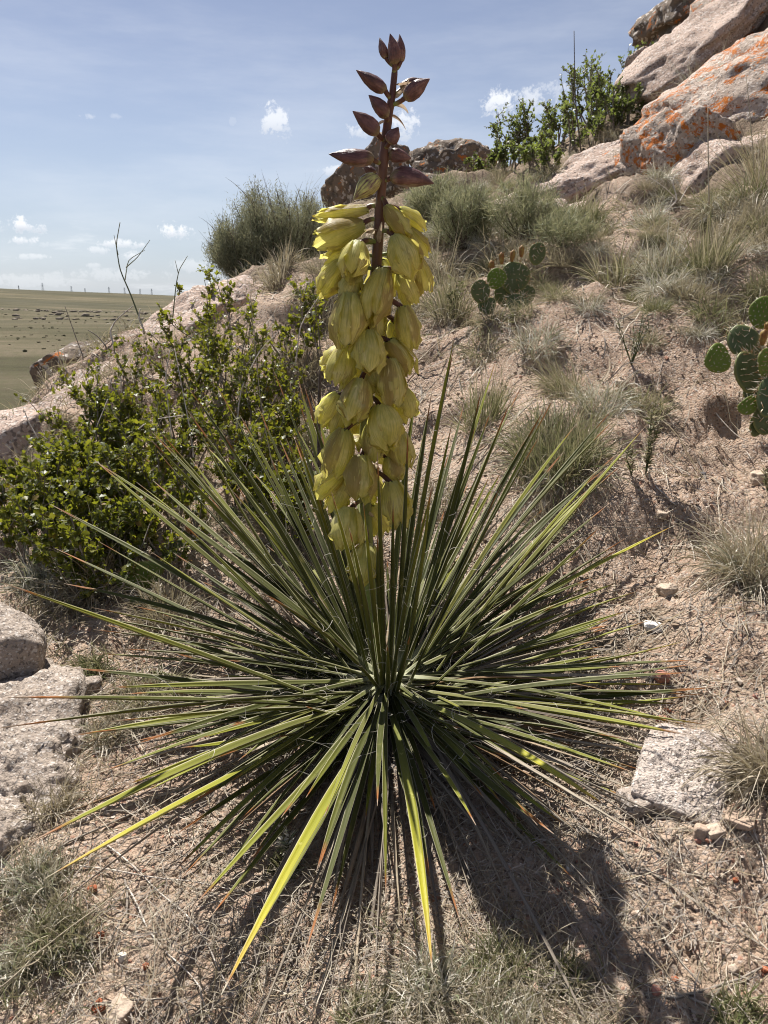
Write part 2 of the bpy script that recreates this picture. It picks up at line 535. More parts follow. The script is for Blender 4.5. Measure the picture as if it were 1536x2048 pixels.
k.t.links.new(b.outputs[0], out.inputs[0])
plain = mesh_np('plain', np.stack([X, Y, Z], -1).reshape(-1, 3), grid_faces(len(pr), len(pa), True)[:, ::-1], m)
tag(plain, 'olive green prairie reaching the horizon', kind='structure')

# scrub and ledges dotted over the plain
def scrub(n, seed, rr, hs, name, label, mat, azr=(-100, 10), thr=0.0):
    r_ = np.random.default_rng(seed)
    rad = np.exp(r_.uniform(np.log(rr[0]), np.log(rr[1]), n)); an = np.radians(r_.uniform(*azr, n))
    x = rad * np.sin(an); y = rad * np.cos(an) - 1
    keep = fbm(np.stack([x / 40, y / 40, x * 0], -1) + seed, 3) + r_.uniform(-.5, .5, n) > thr
    x = x[keep]; y = y[keep]; n = len(x); z = plain_h(x, y)
    V0, F0 = ico(1) if 'ICO' not in globals() else ICO[1]
    s_ = r_.uniform(*hs, n) * np.clip((rad[keep] / 120) ** .35, .8, 2)
    V = V0[None] * (1 + .35 * r_.normal(size=(n, len(V0), 1)).clip(-1.5, 1.5)) * (s_[:, None, None] * r_.uniform(.7, 1.5, (n, 1, 3)) * np.array([1.2, 1.2, .6])) + np.stack([x, y, z + s_ * .2], -1)[:, None]
    F = F0[None] + (np.arange(n) * len(V0))[:, None, None]
    D = np.zeros((n, len(V0), 3)); D[..., 2] = r_.random(n)[:, None]
    return tag(mesh_np(name, V.reshape(-1, 3), F.reshape(-1, 3), mat, D.reshape(-1, 3)), label, kind='stuff')
# ------------------------------------------------------------------ rocks
def ico(sub):
    import bmesh
    bm = bmesh.new()
    bmesh.ops.create_icosphere(bm, subdivisions=sub, radius=1)
    V = np.array([v.co[:] for v in bm.verts]); F = np.array([[v.index for v in f_.verts] for f_ in bm.faces])
    bm.free()
    return unit(V), F
ICO = {s: ico(s) for s in (1, 2, 3, 4, 5, 6)}
def rock_shape(sub, size, seed, planes=14, rough=.06, soft=.022, slabby=0.0, freq=1.6, pits=0.0, cracks=.0):
    r_ = np.random.default_rng(seed)
    d, F = ICO[sub]
    n = unit(r_.normal(size=(planes, 3)))
    n = np.concatenate([n, np.eye(3), -np.eye(3)])
    off = np.concatenate([r_.uniform(.78, 1.0, planes), r_.uniform(.78, .95, 6)])
    dt = d @ n.T
    rr = np.where(dt > .05, off / np.maximum(dt, .05), 9)
    # soft minimum
    kk = 1 / soft
    r = -np.log(np.exp(-kk * rr).sum(-1)) / kk
    V = d * r[:, None] * np.asarray(size)
    L = max(size)
    q = V / L * freq + seed * 3.7
    disp = rough * L * (fbm(q, 3) + .5 * (1 - np.abs(fbm(q * 2.6 + 9, 3))) - .3)
    if sub >= 5: disp = disp + rough * L * .22 * fbm(q * 11, 3)
    if pits > 0:
        disp = disp - pits * L * np.clip(fbm(q * 9 + 4, 2) - .35, 0, 1)
    if cracks > 0:
        n_ = fbm(q * np.array([.8, .8, 2.2]) + 31, 3)
        disp = disp - cracks * L * np.exp(-(n_ / .05) ** 2) * np.clip(fbm(q * 1.3 + 50, 2) * 2 + .7, 0, 1)
        disp = disp + cracks * L * .8 * np.tanh(fbm(q * 1.9 + 60, 3) * 9)
    V = V + d * disp[:, None]
    if slabby > 0:   # sheeting joints
        lay = fbm(V / L * np.array([1.2, 1.2, 7]) + seed, 3)
        V[:, :2] *= (1 + slabby * np.tanh(lay * 4))[:, None]
    return V, F
def rock(name, loc, size, rot=(0, 0, 0), seed=1, mat=None, sub=5, label=None, cat='rock', group=None, **kw):
    V, F = rock_shape(sub, size, seed, **kw)
    o = mesh_np(name, V, F, mat)
    o.location = loc
    o.rotation_euler = rot
    return tag(o, label, cat, group)

m, k, out = new_mat('plain_scrub')
a, b_, c_ = attr(k)
k.t.links.new(princ(k, k.ramp(c_, [(0, (.04, .042, .024)), (.5, (.065, .062, .038)), (.8, (.10, .09, .055)), (1, (.15, .125, .085))]), 1, .05).outputs[0], out.inputs[0])
scrub(6500, 3, (45, 900), (.12, .36), 'distant_scrub', 'low scrub dotted over the prairie', m)
m, k, out = new_mat('ledge_rock')
k.t.links.new(princ(k, (.20, .17, .135), 1, .05).outputs[0], out.inputs[0])
scrub(420, 9, (430, 900), (.3, 1.2), 'distant_ledges', 'rocky ledges on the low rise of the prairie', m, azr=(-28, -12), thr=.30)

# big lichen boulder and the slabs above it, right
rock('boulder', P(1632, 195, 3.65), (.84, .60, .46), (R(4), R(-31), R(8)), 5, M_LICH, 6, 'large pink granite boulder with orange lichen, at the right edge above the slope', 'boulder', planes=8, rough=.06, freq=1.5, slabby=.035, cracks=.018)
rock('boulder', P(1365, 310, 3.45), (.19, .26, .17), (R(10), R(20), R(30)), 12, M_LICH, 5, 'rounded grey nose of rock under the left end of the orange lichen boulder', 'boulder', planes=9, rough=.09, cracks=.03)
rock('boulder', P(1470, 340, 3.3), (.34, .3, .13), (R(8), R(-6), R(0)), 14, M_PINK, 5, 'undercut rock ledge below the orange lichen boulder', 'rock ledge', planes=9, rough=.08)
rock('rock_slab', P(1372, 96, 4.9), (.50, .4, .10), (R(18), R(-39), R(6)), 21, M_PINK, 5, 'long tilted pink slab pointing at the sky left of the lichen boulder', 'rock slab', planes=8, rough=.05, slabby=.06, cracks=.02)
rock('rock_slab', P(1520, 30, 5.2), (.75, .5, .24), (R(14), R(-36), R(4)), 23, M_LICH, 5, 'dark ledge with orange lichen stripes behind the lichen boulder', 'rock slab', planes=9, rough=.07, slabby=.08, cracks=.03)
rock('rock_slab', P(1440, 0, 6.4), (.75, .5, .30), (R(5), R(-34), R(2)), 27, M_DARK, 5, 'dark brown skyline slab at the top of the hill', 'rock slab', planes=9, rough=.06, slabby=.08, cracks=.03)
rock('rock', P(1275, 137, 5.4), (.09, .12, .11), (0, R(-30), 0), 31, M_PINK, 4, 'small brown rock hugging the lower end of the long tilted slab', rough=.08)
rock('rock_slab', P(1135, 372, 3.8), (.42, .26, .085), (R(12), R(-22), R(-8)), 33, M_PINK, 5, 'flat pale slab with a straight front edge in the middle of the slope', 'rock slab', planes=7, rough=.045, slabby=.05, cracks=.02)
rock('rock', P(1262, 352, 3.7), (.15, .17, .16), (R(10), R(-35), R(10)), 37, M_LICH, 5, 'blocky rock with one orange lichen spot beside the dark hollow', rough=.07)
rock('rock', P(1195, 335, 3.95), (.20, .2, .12), (R(0), R(-15), R(10)), 39, M_PINK, 5, 'pinkish rock between the flat slab and the hollow', rough=.07)
rock('rock', P(1150, 432, 3.3), (.17, .14, .055), (R(10), R(-12), R(0)), 41, M_PINK, 5, 'low cracked rock shelf under the flat pale slab', rough=.06, slabby=.06)
rock('rock', P(1075, 425, 3.45), (.13, .1, .05), (R(8), R(-10), R(15)), 43, M_PINK, 4, 'small shelf of rock at the left foot of the flat pale slab', rough=.06)
# ridge outcrop behind the flower stalk
rock('outcrop', P(735, 385, 7.4), (.50, .5, .34), (R(0), R(-38), R(0)), 51, M_DARK, 5, 'dark rock ramp rising behind the yucca flower stalk', 'outcrop', planes=9, rough=.09, cracks=.04)
rock('outcrop', P(915, 335, 7.6), (.50, .45, .23), (R(0), R(-6), R(0)), 53, M_DARK, 5, 'dark jagged outcrop on the ridge right of the flower stalk', 'outcrop', planes=9, rough=.12, cracks=.04)
rock('outcrop', P(800, 312, 7.9), (.14, .2, .11), (0, 0, 0), 57, M_DARK, 4, 'small square dark block on the ridge directly behind the stalk', 'outcrop', rough=.05)
rock('outcrop', P(835, 375, 7.2), (.42, .3, .16), (0, R(5), 0), 59, M_DARK, 5, 'low brown base of the ridge outcrop', 'outcrop', rough=.09)
# pale ledge along the left edge of the hill
rock('rock_slab', P(550, 590, 3.0), (.34, .16, .055), (R(4), R(-20), R(28)), 61, M_PINK, 5, 'pale ledge below the sagebrush, nearest to the flower stalk', 'rock slab', planes=8, rough=.07, slabby=.05, cracks=.025)
rock('rock_slab', P(395, 640, 2.85), (.33, .16, .08), (R(4), R(-30), R(50)), 63, M_PINK, 5, 'pale pink ledge above the leafy shrub on the left skyline', 'rock slab', planes=8, rough=.07, slabby=.05, cracks=.025)
rock('rock_slab', P(255, 732, 2.6), (.25, .14, .06), (R(4), R(-30), R(55)), 65, M_PINK, 5, 'pale ledge half hidden by the top of the leafy shrub', 'rock slab', planes=8, rough=.06, slabby=.05)
rock('rock_slab', P(135, 822, 2.35), (.26, .13, .065), (R(0), R(-28), R(50)), 67, M_PINK, 5, 'smooth whitish ledge left of the leafy shrub', 'rock slab', planes=7, rough=.035)
rock('rock_slab', P(12, 905, 2.15), (.18, .15, .11), (R(0), R(-20), R(50)), 69, M_PINK, 5, 'whitish ledge at the left edge beside dry grass', 'rock slab', planes=7, rough=.05)
rock('rock', P(150, 745, 4.0), (.19, .25, .15), (0, R(-28), 0), 71, M_DARK, 5, 'dark brown rock just beyond the pale ledges on the left', rough=.07)
rock('rock', P(180, 718, 4.3), (.10, .15, .07), (0, R(-15), 0), 73, M_DARK, 4, 'small dark cap of rock above the dark brown rock', rough=.07)
# foreground
rock('boulder', P(-8, 1312, 1.16), (.074, .09, .072), (R(8), R(12), R(20)), 81, M_GRAN, 6, 'rounded grey granite boulder at the left edge beside the yucca leaves', 'boulder', planes=7, rough=.04, soft=.08, pits=.05, cracks=.012)
rock('rock_slab', P(8, 1515, 1.0), (.115, .17, .050), (R(10), R(14), R(25)), 83, M_GRAN, 6, 'flat pitted granite slab under the tips of the left yucca leaves', 'rock slab', planes=7, rough=.09, soft=.05, pits=.10, cracks=.03)
rock('rock', P(55, 1402, 1.12), (.085, .085, .040), (R(0), R(10), R(60)), 85, M_GRAN, 5, 'granite slab with a shadowed edge behind the round boulder', planes=8, rough=.09, soft=.05, cracks=.03)
rock('rock', P(1362, 1556, .885), (.056, .072, .030), (R(24), R(8), R(-28)), 91, M_CRYS, 6, 'flat topped coarse white granite block right of the yucca', planes=5, rough=.045, pits=.16, freq=2.6, soft=.04)
rock('rock', P(1275, 1602, .86), (.022, .022, .016), (0, 0, R(20)), 89, M_GRAN, 5, 'small grey stone against the left side of the white granite block', rough=.06)
stones = [(1332, 1192, 20, 12, 'beige', 'flat beige stone on bare soil below the right grass tuft'),
          (1308, 1253, 22, 8, 'white', 'bright white flat chip of quartz on bare soil'),
          (1322, 1360, 17, 14, 'rose', 'rose coloured stone above the white granite block'),
          (1265, 1378, 14, 11, 'tan', 'tan stone just left of the rose coloured stone'),
          (1334, 1424, 7, 6, 'red', 'tiny rust red pebble between rose stone and granite block'),
          (1325, 1436, 14, 9, 'rose', 'pinkish stone under the tiny red pebble'),
          (1478, 1643, 30, 13, 'tan', 'flat tan stone right of the white granite block'),
          (1400, 1670, 17, 22, 'tan', 'upright tan stone below the white granite block'),
          (1395, 1690, 9, 8, 'rose', 'rosy stone chip under the granite block'),
          (1425, 1668, 20, 10, 'beige', 'beige stone touching the lower right of the granite block'),
          (1331, 1685, 12, 9, 'tan', 'small stone in the shade below the granite block'),
          (1440, 1516, 14, 12, 'rose', 'rose stone at the upper right corner of the granite block'),
          (1402, 952, 9, 6, 'grey', 'small dark grey pebble on the bare slope'),
          (1520, 958, 24, 14, 'beige', 'pale stone at the right edge above the hairy grass tuft'),
          (1324, 1030, 12, 8, 'beige', 'small ochre stone in the middle of the bare soil'),
          (196, 2008, 15, 12, 'red', 'orange red stone at the bottom left corner'), (238, 2022, 30, 20, 'beige', 'cream coloured stone beside the orange red stone'),
          (294, 1944, 7, 7, 'red', 'small red pebble above the cream stone'), (246, 1918, 10, 9, 'white', 'small white chip left of the small red pebble'),
          (201, 1872, 8, 7, 'red', 'red pebble at the edge of the left curly grass'), (186, 1782, 10, 8, 'red', 'brownish red stone under the long left leaf'),
          (1348, 1965, 9, 8, 'red', 'red pebble near the forked twig at the lower right'), (1530, 1945, 9, 7, 'red', 'red pebble at the lower right edge'),
          (1465, 1945, 10, 9, 'beige', 'round beige pebble left of the red edge pebble'), (1310, 1990, 11, 9, 'rose', 'rose pebble left of the forked twig'),
          (1470, 1768, 7, 5, 'red', 'dark red pebble in sunlit soil at the lower right'), (1393, 1756, 9, 6, 'beige', 'little beige pebble in sunlit soil at the lower right'),
          (1510, 1395, 8, 7, 'rose', 'rosy pebble at the right edge above the flat tan stone'), (1448, 1412, 8, 6, 'red', 'red chip on litter strewn soil'),
          (1120, 705, 10, 6, 'beige', 'pale stone on the bare slope above the spiky tuft'), (1245, 770, 22, 8, 'beige', 'pale flat stone left of the prickly pear'),
          (1140, 1735, 8, 7, 'white', 'pale pebble in the shade of the flower stalk'), (1000, 1845, 7, 5, 'beige', 'greyish pebble in the stalk shadow')]
for i, (px, py, hw, hh, mt, lab) in enumerate(stones):
    q = on(px, py + hh * .6)
    s_ = pxm(q)
    big_ = hw > 18
    bury = .25 if 'patch' not in lab else -.1
    rock('stone', q + np.array([0, 0, hh * s_ * bury]), (hw * s_, hw * s_ * (.9 if hh > 8 else .7), hh * s_ * (.6 if 'patch' in lab else 1.0)), (R(random.uniform(-8, 8)), R(random.uniform(-12, 12)), R(random.uniform(-60, 60))),
         100 + i, M_SOIL if 'patch' in lab else M_ST[mt], 5 if big_ else 3, lab, 'stone', planes=7, rough=.09, soft=.02)

# gravel: crumbs of soil and grit
def gravel(n, seed):
    r_ = np.random.default_rng(seed)
    rad = np.exp(r_.uniform(np.log(.45), np.log(3.2), n)); an = np.radians(np.where(np.arange(n) < n * .75, r_.uniform(-33, 33, n), r_.choice([-1, 1], n) * r_.uniform(33, 75, n)))
    x = rad * np.sin(an); y = rad * np.cos(an) - 1
    keep = fbm(np.stack([x, y, x * 0], -1) * 4 + 77, 2) + r_.uniform(-.4, .4, n) > -.1
    x = x[keep]; y = y[keep]; n = len(x)
    z = ground(x, y)
    s = r_.lognormal(-6.25, .42, n) * np.clip(np.sqrt(rad[keep]), .8, 1.6)
    V0, F0 = ICO[1]
    jit = 1 + .28 * r_.normal(size=(n, len(V0), 1)).clip(-1.3, 1.3)
    sc = s[:, None, None] * r_.uniform(.6, 1.25, (n, 1, 3)) * np.array([1, 1, .75])
    V = V0[None] * jit * sc + np.stack([x, y, z + s * .2], -1)[:, None]
    F = F0[None] + (np.arange(n) * len(V0))[:, None, None]
    D = np.repeat(np.stack([r_.random(n), r_.random(n), r_.random(n)], -1), len(V0), 0)
    return V.reshape(-1, 3), F.reshape(-1, 3), D
m, k, out = new_mat('grit')
a, b_, c_ = attr(k)
c = k.ramp(c_, [(0, (.14, .10, .07)), (.25, (.26, .19, .14)), (.6, (.37, .29, .22)), (.85, (.50, .43, .37)), (.95, (.42, .25, .18)), (.985, (.30, .14, .09)), (1, (.12, .11, .10))])
b = princ(k, c, .9, .2)
k.t.links.new(b.outputs[0], out.inputs[0])
V, F, D = gravel(23000, 3)
tag(mesh_np('gravel', V, F, m, D, smooth=False), 'loose grit and crumbs of soil on the bare slope', kind='stuff')

# transmission towers on the far ridge
m, k, out = new_mat('galvanised_steel')
k.t.links.new(princ(k, (.22, .25, .28), .6, .4).outputs[0], out.inputs[0])
for i, (px, hpx, lab) in enumerate([(86, 12, 'tallest pylon on the far ridge, left of the others'), (143, 9, 'pylon second from left on the far ridge, taller than its right neighbour'), (170, 6, 'short pylon on the ridge just right of the second one'),
                               (218, 10, 'middle pylon on the far ridge above the bare stem'), (249, 10, 'pylon on the ridge left of the close pair'), (280, 9, 'left pylon of the close pair on the far ridge'),
                               (303, 10, 'right pylon of the close pair on the far ridge'), (38, 6, 'faint pylon nearest to the left edge of the far ridge')]):
    D_ = 2400.0
    dr = ray(px, 580); az = math.atan2(dr[0], dr[1])
    x, y = D_ * math.sin(az), D_ * math.cos(az) - 1
    z = float(plain_h(np.array([x]), np.array([y]))[0])
    H = hpx * 2400 / 1479 * 1.05
    ac = Acc()
    def bar(p0, p1, wd=.32):
        p0 = np.array(p0, float); p1 = np.array(p1, float)
        a_ = unit(np.cross(p1 - p0, [0.3, 1, .2])) * wd / 2; b_ = unit(np.cross(p1 - p0, a_)) * wd / 2
        V = [p + s1 * a_ + s2 * b_ for p in (p0, p1) for s1, s2 in ((-1, -1), (1, -1), (1, 1), (-1, 1))]
        ac.add(V, [(0, 1, 5, 4), (1, 2, 6, 5), (2, 3, 7, 6), (3, 0, 4, 7), (0, 3, 2, 1), (4, 5, 6, 7)])
    wb = H * .11
    for sx in (-1, 1):
        for sy in (-1, 1):
            bar((sx * wb, sy * wb, -1), (sx * .5, sy * .5, H))
    for q_ in range(5):
        z0 = H * q_ / 5; z1 = H * (q_ + 1) / 5; w0 = wb * (1 - q_ / 5) + .5; w1 = wb * (1 - (q_ + 1) / 5) + .5
        bar((-w0, -w0, z0), (w1, -w1, z1), .2); bar((w0, -w0, z0), (-w1, -w1, z1), .2)
    o_t = empty('transmission_tower', (x, y, z), lab, 'pylon', 'pylons on the far ridge')
    ac.build('mast', m, o_t)
    ac = Acc()
    for zz, ww in ((.68, .24), (.82, .20), (.95, .15)):
        bar((-H * ww, 0, H * zz), (H * ww, 0, H * zz), .3)
    ac.build('cross_arm', m, o_t)
# ------------------------------------------------------------------ ribbons and tubes
def ribbons(root, dirs, L, W, seg=5, grav=0.0, bend=0.0, bendaxis=None, wob=0.0, seed=0, cross=None, taper=True, fold=False):
    """N thin blades as strips. returns V,F,D"""
    r_ = np.random.default_rng(seed)
    root = np.asarray(root, float); N = len(root)
    d = unit(dirs); L = np.broadcast_to(np.asarray(L, float), (N,)); W = np.broadcast_to(np.asarray(W, float), (N,))
    grav = np.broadcast_to(np.asarray(grav, float), (N,)); bend = np.broadcast_to(np.asarray(bend, float), (N,))
    if bendaxis is None: bendaxis = unit(r_.normal(size=(N, 3)))
    if cross is None: cross = r_.normal(size=(N, 3))
    pts = [root]; ds = [d]; p = root; st = (L / seg)[:, None]
    for i in range(seg):
        d = d + (np.array([0, 0, -1.0]) * grav[:, None] + np.cross(bendaxis, d) * bend[:, None] + wob * r_.normal(size=(N, 3))) / seg
        d = unit(d); p = p + d * st
        pts.append(p); ds.append(d)
    Pn = np.stack(pts, 1); Dn = np.stack(ds, 1)
    side = unit(np.cross(Dn, cross[:, None]))
    s = np.linspace(0, 1, seg + 1)
    ww = W[:, None] * ((np.clip(1.15 - s ** 1.6, .06, 1) * np.clip(.55 + 3 * s, 0, 1)) if taper else np.ones_like(s))[None]
    a = Pn - side * ww[..., None] * .5; b = Pn + side * ww[..., None] * .5
    rnd = r_.random(N)
    if fold:
        nrm = np.cross(Dn, side)
        c = Pn - nrm * ww[..., None] * .28
        V = np.stack([a, c, b], 2).reshape(-1, 3); k_ = 3
    else:
        V = np.stack([a, b], 2).reshape(-1, 3); k_ = 2
    base = (np.arange(N) * (seg + 1) * k_)[:, None, None] + (np.arange(seg) * k_)[None, :, None]
    q = [base + np.array([0, 1, k_ + 1, k_])]
    if fold: q.append(base + np.array([1, 2, k_ + 2, k_ + 1]))
    F = np.concatenate([x.reshape(-1, 4) for x in q])
    D = np.zeros((N, seg + 1, k_, 3)); D[..., 0] = np.linspace(0, 1, k_); D[..., 1] = s[None, :, None]; D[..., 2] = rnd[:, None, None]
    return V, F, D.reshape(-1, 3)

def tube(ac, pts, rad, n=5, rnd=0.0, capend=True):
    pts = np.asarray(pts, float); m_ = len(pts)
    rad = np.broadcast_to(np.asarray(rad, float), (m_,))
    t = unit(np.gradient(pts, axis=0))
    ref = np.array([.31, .52, .79]) if abs(t[0] @ unit(np.array([.31, .52, .79]))) < .9 else np.array([1.0, 0, 0])
    u = unit(np.cross(t, ref)); v = np.cross(t, u)
    a = np.linspace(0, 2 * np.pi, n, endpoint=False)
    V = pts[:, None] + rad[:, None, None] * (u[:, None] * np.cos(a)[None, :, None] + v[:, None] * np.sin(a)[None, :, None])
    D = np.zeros((m_, n, 3)); D[..., 0] = a / (2 * np.pi); D[..., 1] = np.linspace(0, 1, m_)[:, None]; D[..., 2] = rnd
    Q = grid_faces(m_, n, True)
    T = None
    V = V.reshape(-1, 3); D = D.reshape(-1, 3)
    if capend:
        V = np.concatenate([V, pts[-1:] + t[-1:] * rad[-1]]); D = np.concatenate([D, [[0, 1, rnd]]])
        b0 = (m_ - 1) * n
        T = [(b0 + j, b0 + (j + 1) % n, len(V) - 1) for j in range(n)]
    ac.add(V, Q, T, D)

# ------------------------------------------------------------------ yucca materials
def yucca_leaf_mat():
    m, k, out = new_mat('yucca_leaf')
    u, v, r_ = attr(k)
    orr = objrand(k)
    p = objpos(k)
    mp = k.n('ShaderNodeMapping'); cmb = k.n('ShaderNodeCombineXYZ')
    k.set(cmb.inputs[0], u); k.set(cmb.inputs[1], k.math('MULTIPLY', v, .6)); k.set(cmb.inputs[2], k.math('MULTIPLY', orr, 30))
    stri = k.noise(cmb.outputs[0], 26, 2, .5)
    blot = k.noise(p, 28, 4, .6)
    green = k.ramp(orr, [(0, (.042, .050, .011)), (.5, (.062, .070, .016)), (.8, (.088, .095, .022)), (1, (.15, .145, .028))])
    c = k.mix(k.mrange(stri, .4, .68, 0, .45), green, (.115, .115, .036))
    c = k.mix(k.math('MULTIPLY', k.mrange(v, .45, .95, 0, .75), k.mrange(orr, .35, .95, .1, 1)), c, (.30, .31, .03))
    c = k.mix(k.mrange(blot, .60, .75, 0, .5), c, (.27, .24, .07))
    # pale base, worn pale margin, rusty then grey point
    c = k.mix(k.mrange(v, .12, .0), c, (.33, .34, .22))
    edge = k.mrange(k.math('ABSOLUTE', k.math('SUBTRACT', u, .5)), .425, .475)
    c = k.mix(k.math('MULTIPLY', edge, .8), c, (.50, .46, .33))
    tipn = k.math('ADD', v, k.math('MULTIPLY', k.math('SUBTRACT', blot, .5), .10))
    tl = k.math('ADD', .905, k.math('MULTIPLY', orr, .06))
    c = k.mix(k.mrange(k.math('SUBTRACT', tipn, tl), -.04, .012), c, (.30, .12, .04))
    c = k.mix(k.mrange(tipn, .955, .985), c, (.36, .27, .20))
    tc_ = k.mix(.5, c, (.42, .44, .02))
    nrm = k.bump(stri, .25, .0012)
    leafy(k, out, c, tc_, .20, .55, .20, nrm)
    return m
M_YL = yucca_leaf_mat()
def sunlit_leaf_mat():  # sun shining through some leaves, painted in as a brighter yellow
    m, k, out = new_mat('sunlit_yucca_leaf')
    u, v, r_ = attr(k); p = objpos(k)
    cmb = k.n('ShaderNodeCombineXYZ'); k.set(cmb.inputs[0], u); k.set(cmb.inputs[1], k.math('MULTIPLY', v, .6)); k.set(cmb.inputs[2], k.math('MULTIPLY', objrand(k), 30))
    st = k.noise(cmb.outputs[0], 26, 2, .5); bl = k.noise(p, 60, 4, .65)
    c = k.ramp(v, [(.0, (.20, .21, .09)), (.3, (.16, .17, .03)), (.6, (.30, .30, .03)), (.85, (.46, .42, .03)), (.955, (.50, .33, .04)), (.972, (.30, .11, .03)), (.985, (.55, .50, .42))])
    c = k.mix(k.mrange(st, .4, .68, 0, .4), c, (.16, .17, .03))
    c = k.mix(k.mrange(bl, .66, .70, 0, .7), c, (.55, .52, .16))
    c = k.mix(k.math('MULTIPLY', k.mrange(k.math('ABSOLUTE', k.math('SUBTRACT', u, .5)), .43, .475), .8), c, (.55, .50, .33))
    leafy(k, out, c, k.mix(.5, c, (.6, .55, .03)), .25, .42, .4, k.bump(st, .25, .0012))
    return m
M_YB = sunlit_leaf_mat()
def dry_leaf_mat():
    m, k, out = new_mat('dead_yucca_leaf')
    u, v, r_ = attr(k); orr = objrand(k)
    cmb = k.n('ShaderNodeCombineXYZ')
    k.set(cmb.inputs[0], u); k.set(cmb.inputs[1], k.math('MULTIPLY', v, 1.2)); k.set(cmb.inputs[2], k.math('MULTIPLY', orr, 30))
    st = k.noise(cmb.outputs[0], 14, 4, .6)
    c = k.ramp(orr, [(0, (.36, .31, .25)), (.3, (.16, .135, .11)), (.55, (.46, .39, .29)), (.7, (.26, .16, .08)), (.82, (.13, .105, .085)), (1, (.46, .40, .31))])
    c = k.mix(k.mrange(st, .45, .65, 0, .6), c, (.12, .09, .07))
    leafy(k, out, c, c, .12, .7, .2, k.bump(st, .4, .002))
    return m
M_YD = dry_leaf_mat()
def petal_mat():
    m, k, out = new_mat('yucca_petal')
    u, v, r_ = attr(k); orr = objrand(k)
    p = geopos(k)
    n1 = k.noise(p, 42, 5, .65, .4)
    cmb = k.n('ShaderNodeCombineXYZ')
    k.set(cmb.inputs[0], u); k.set(cmb.inputs[1], k.math('MULTIPLY', v, .15)); k.set(cmb.inputs[2], k.math('MULTIPLY', orr, 30))
    vein = k.noise(cmb.outputs[0], 22, 2, .5)
    c = k.ramp(n1, [(.3, (.60, .56, .15)), (.5, (.76, .70, .27)), (.7, (.88, .81, .46))])
    c = k.mix(k.mrange(vein, .42, .66, 0, .55), c, (.36, .38, .10))
    c = k.mix(k.mrange(v, .25, 0, 0, .5), c, (.42, .46, .20))
    # purple brown flush down the middle of the outer petals (random component r_)
    mid = k.math('ABSOLUTE', k.math('SUBTRACT', u, .5))
    st = k.math('ADD', k.math('MULTIPLY', r_, 1.0), k.math('MULTIPLY', k.math('SUBTRACT', n1, .5), 1.3))
    st = k.math('SUBTRACT', st, k.math('MULTIPLY', mid, .9))
    st = k.math('ADD', st, k.math('MULTIPLY', k.math('SUBTRACT', vein, .5), .5))
    st = k.mrange(st, .32, .62)
    c = k.mix(k.math('MULTIPLY', st, .72), c, k.ramp(n1, [(.35, (.20, .10, .065)), (.65, (.30, .19, .07))]))
    brown = k.math('MULTIPLY', k.mrange(k.math('ADD', mid, k.math('MULTIPLY', k.math('SUBTRACT', n1, .5), .3)), .36, .48), k.mrange(v, .2, .8))
    c = k.mix(k.math('MULTIPLY', brown, .5), c, (.24, .13, .05))
    tcc = k.mix(.45, c, (.95, .88, .16))
    leafy(k, out, c, tcc, .56, .42, .4, k.bump(k.math('ADD', vein, k.math('MULTIPLY', n1, .7)), .35, .002))
    return m
M_PET = petal_mat()
def bud_mat():
    m, k, out = new_mat('purple_bud')
    u, v, r_ = attr(k)
    p = geopos(k)
    n1 = k.noise(p, 60, 5, .6, .3)
    cmb = k.n('ShaderNodeCombineXYZ')
    k.set(cmb.inputs[0], k.math('MULTIPLY', u, 6)); k.set(cmb.inputs[1], k.math('MULTIPLY', v, .8)); k.set(cmb.inputs[2], r_)
    vein = k.noise(cmb.outputs[0], 5, 3, .5)
    c = k.ramp(n1, [(.3, (.065, .026, .022)), (.5, (.125, .052, .045)), (.68, (.24, .13, .11))])
    c = k.mix(k.mrange(vein, .40, .62, 0, .5), c, (.045, .018, .016))
    c = k.mix(k.mrange(v, .22, .0, 0, .6), c, (.26, .22, .09))
    g = k.math('ADD', k.math('MULTIPLY', r_, 1.15), k.math('MULTIPLY', k.math('SUBTRACT', vein, .5), 1.6))
    c = k.mix(k.mrange(g, .40, 1.0), c, (.50, .48, .15))
    b = princ(k, c, .38, .45, k.bump(k.math('ADD', vein, n1), .4, .003))
    k.t.links.new(b.outputs[0], out.inputs[0])
    return m
M_BUD = bud_mat()
m, k, out = new_mat('flower_stem')
u, v, r_ = attr(k)
n1 = k.noise(geopos(k), 45, 4, .6)
c = k.ramp(k.math('ADD', v, k.math('MULTIPLY', k.math('SUBTRACT', n1, .5), .5)), [(.1, (.17, .22, .055)), (.42, (.20, .20, .06)), (.56, (.13, .065, .035)), (.8, (.085, .035, .025))])
c = k.mix(k.mrange(n1, .62, .68, 0, .7), c, (.10, .03, .02))
k.t.links.new(princ(k, c, .5, .35, k.bump(n1, .5, .004)).outputs[0], out.inputs[0])
M_STEM = m
m, k, out = new_mat('papery_bract')
n1 = k.noise(geopos(k), 60, 4, .6)
c = k.ramp(n1, [(.3, (.22, .13, .08)), (.55, (.50, .40, .28)), (.8, (.66, .58, .44))])
leafy(k, out, c, c, .4, .7, .2)
M_BRACT = m
m, k, out = new_mat('white_fibre')
leafy(k, out, (.62, .58, .50), (.62, .58, .5), .3, .6, .3)
M_FIB = m

# ------------------------------------------------------------------ yucca leaves
BASE = np.array([P(775, 1420, 1.0)[0] * 1.02, 0.0, 0.0])
YUC = empty('yucca_plant', (BASE[0], 0, gz(BASE[0], 0)), 'large spiky green yucca with a tall spike of yellow green flowers in bare soil', 'yucca')
Y0 = np.array(YUC.location)
CROWN = Y0 + np.array([0, 0, .035])

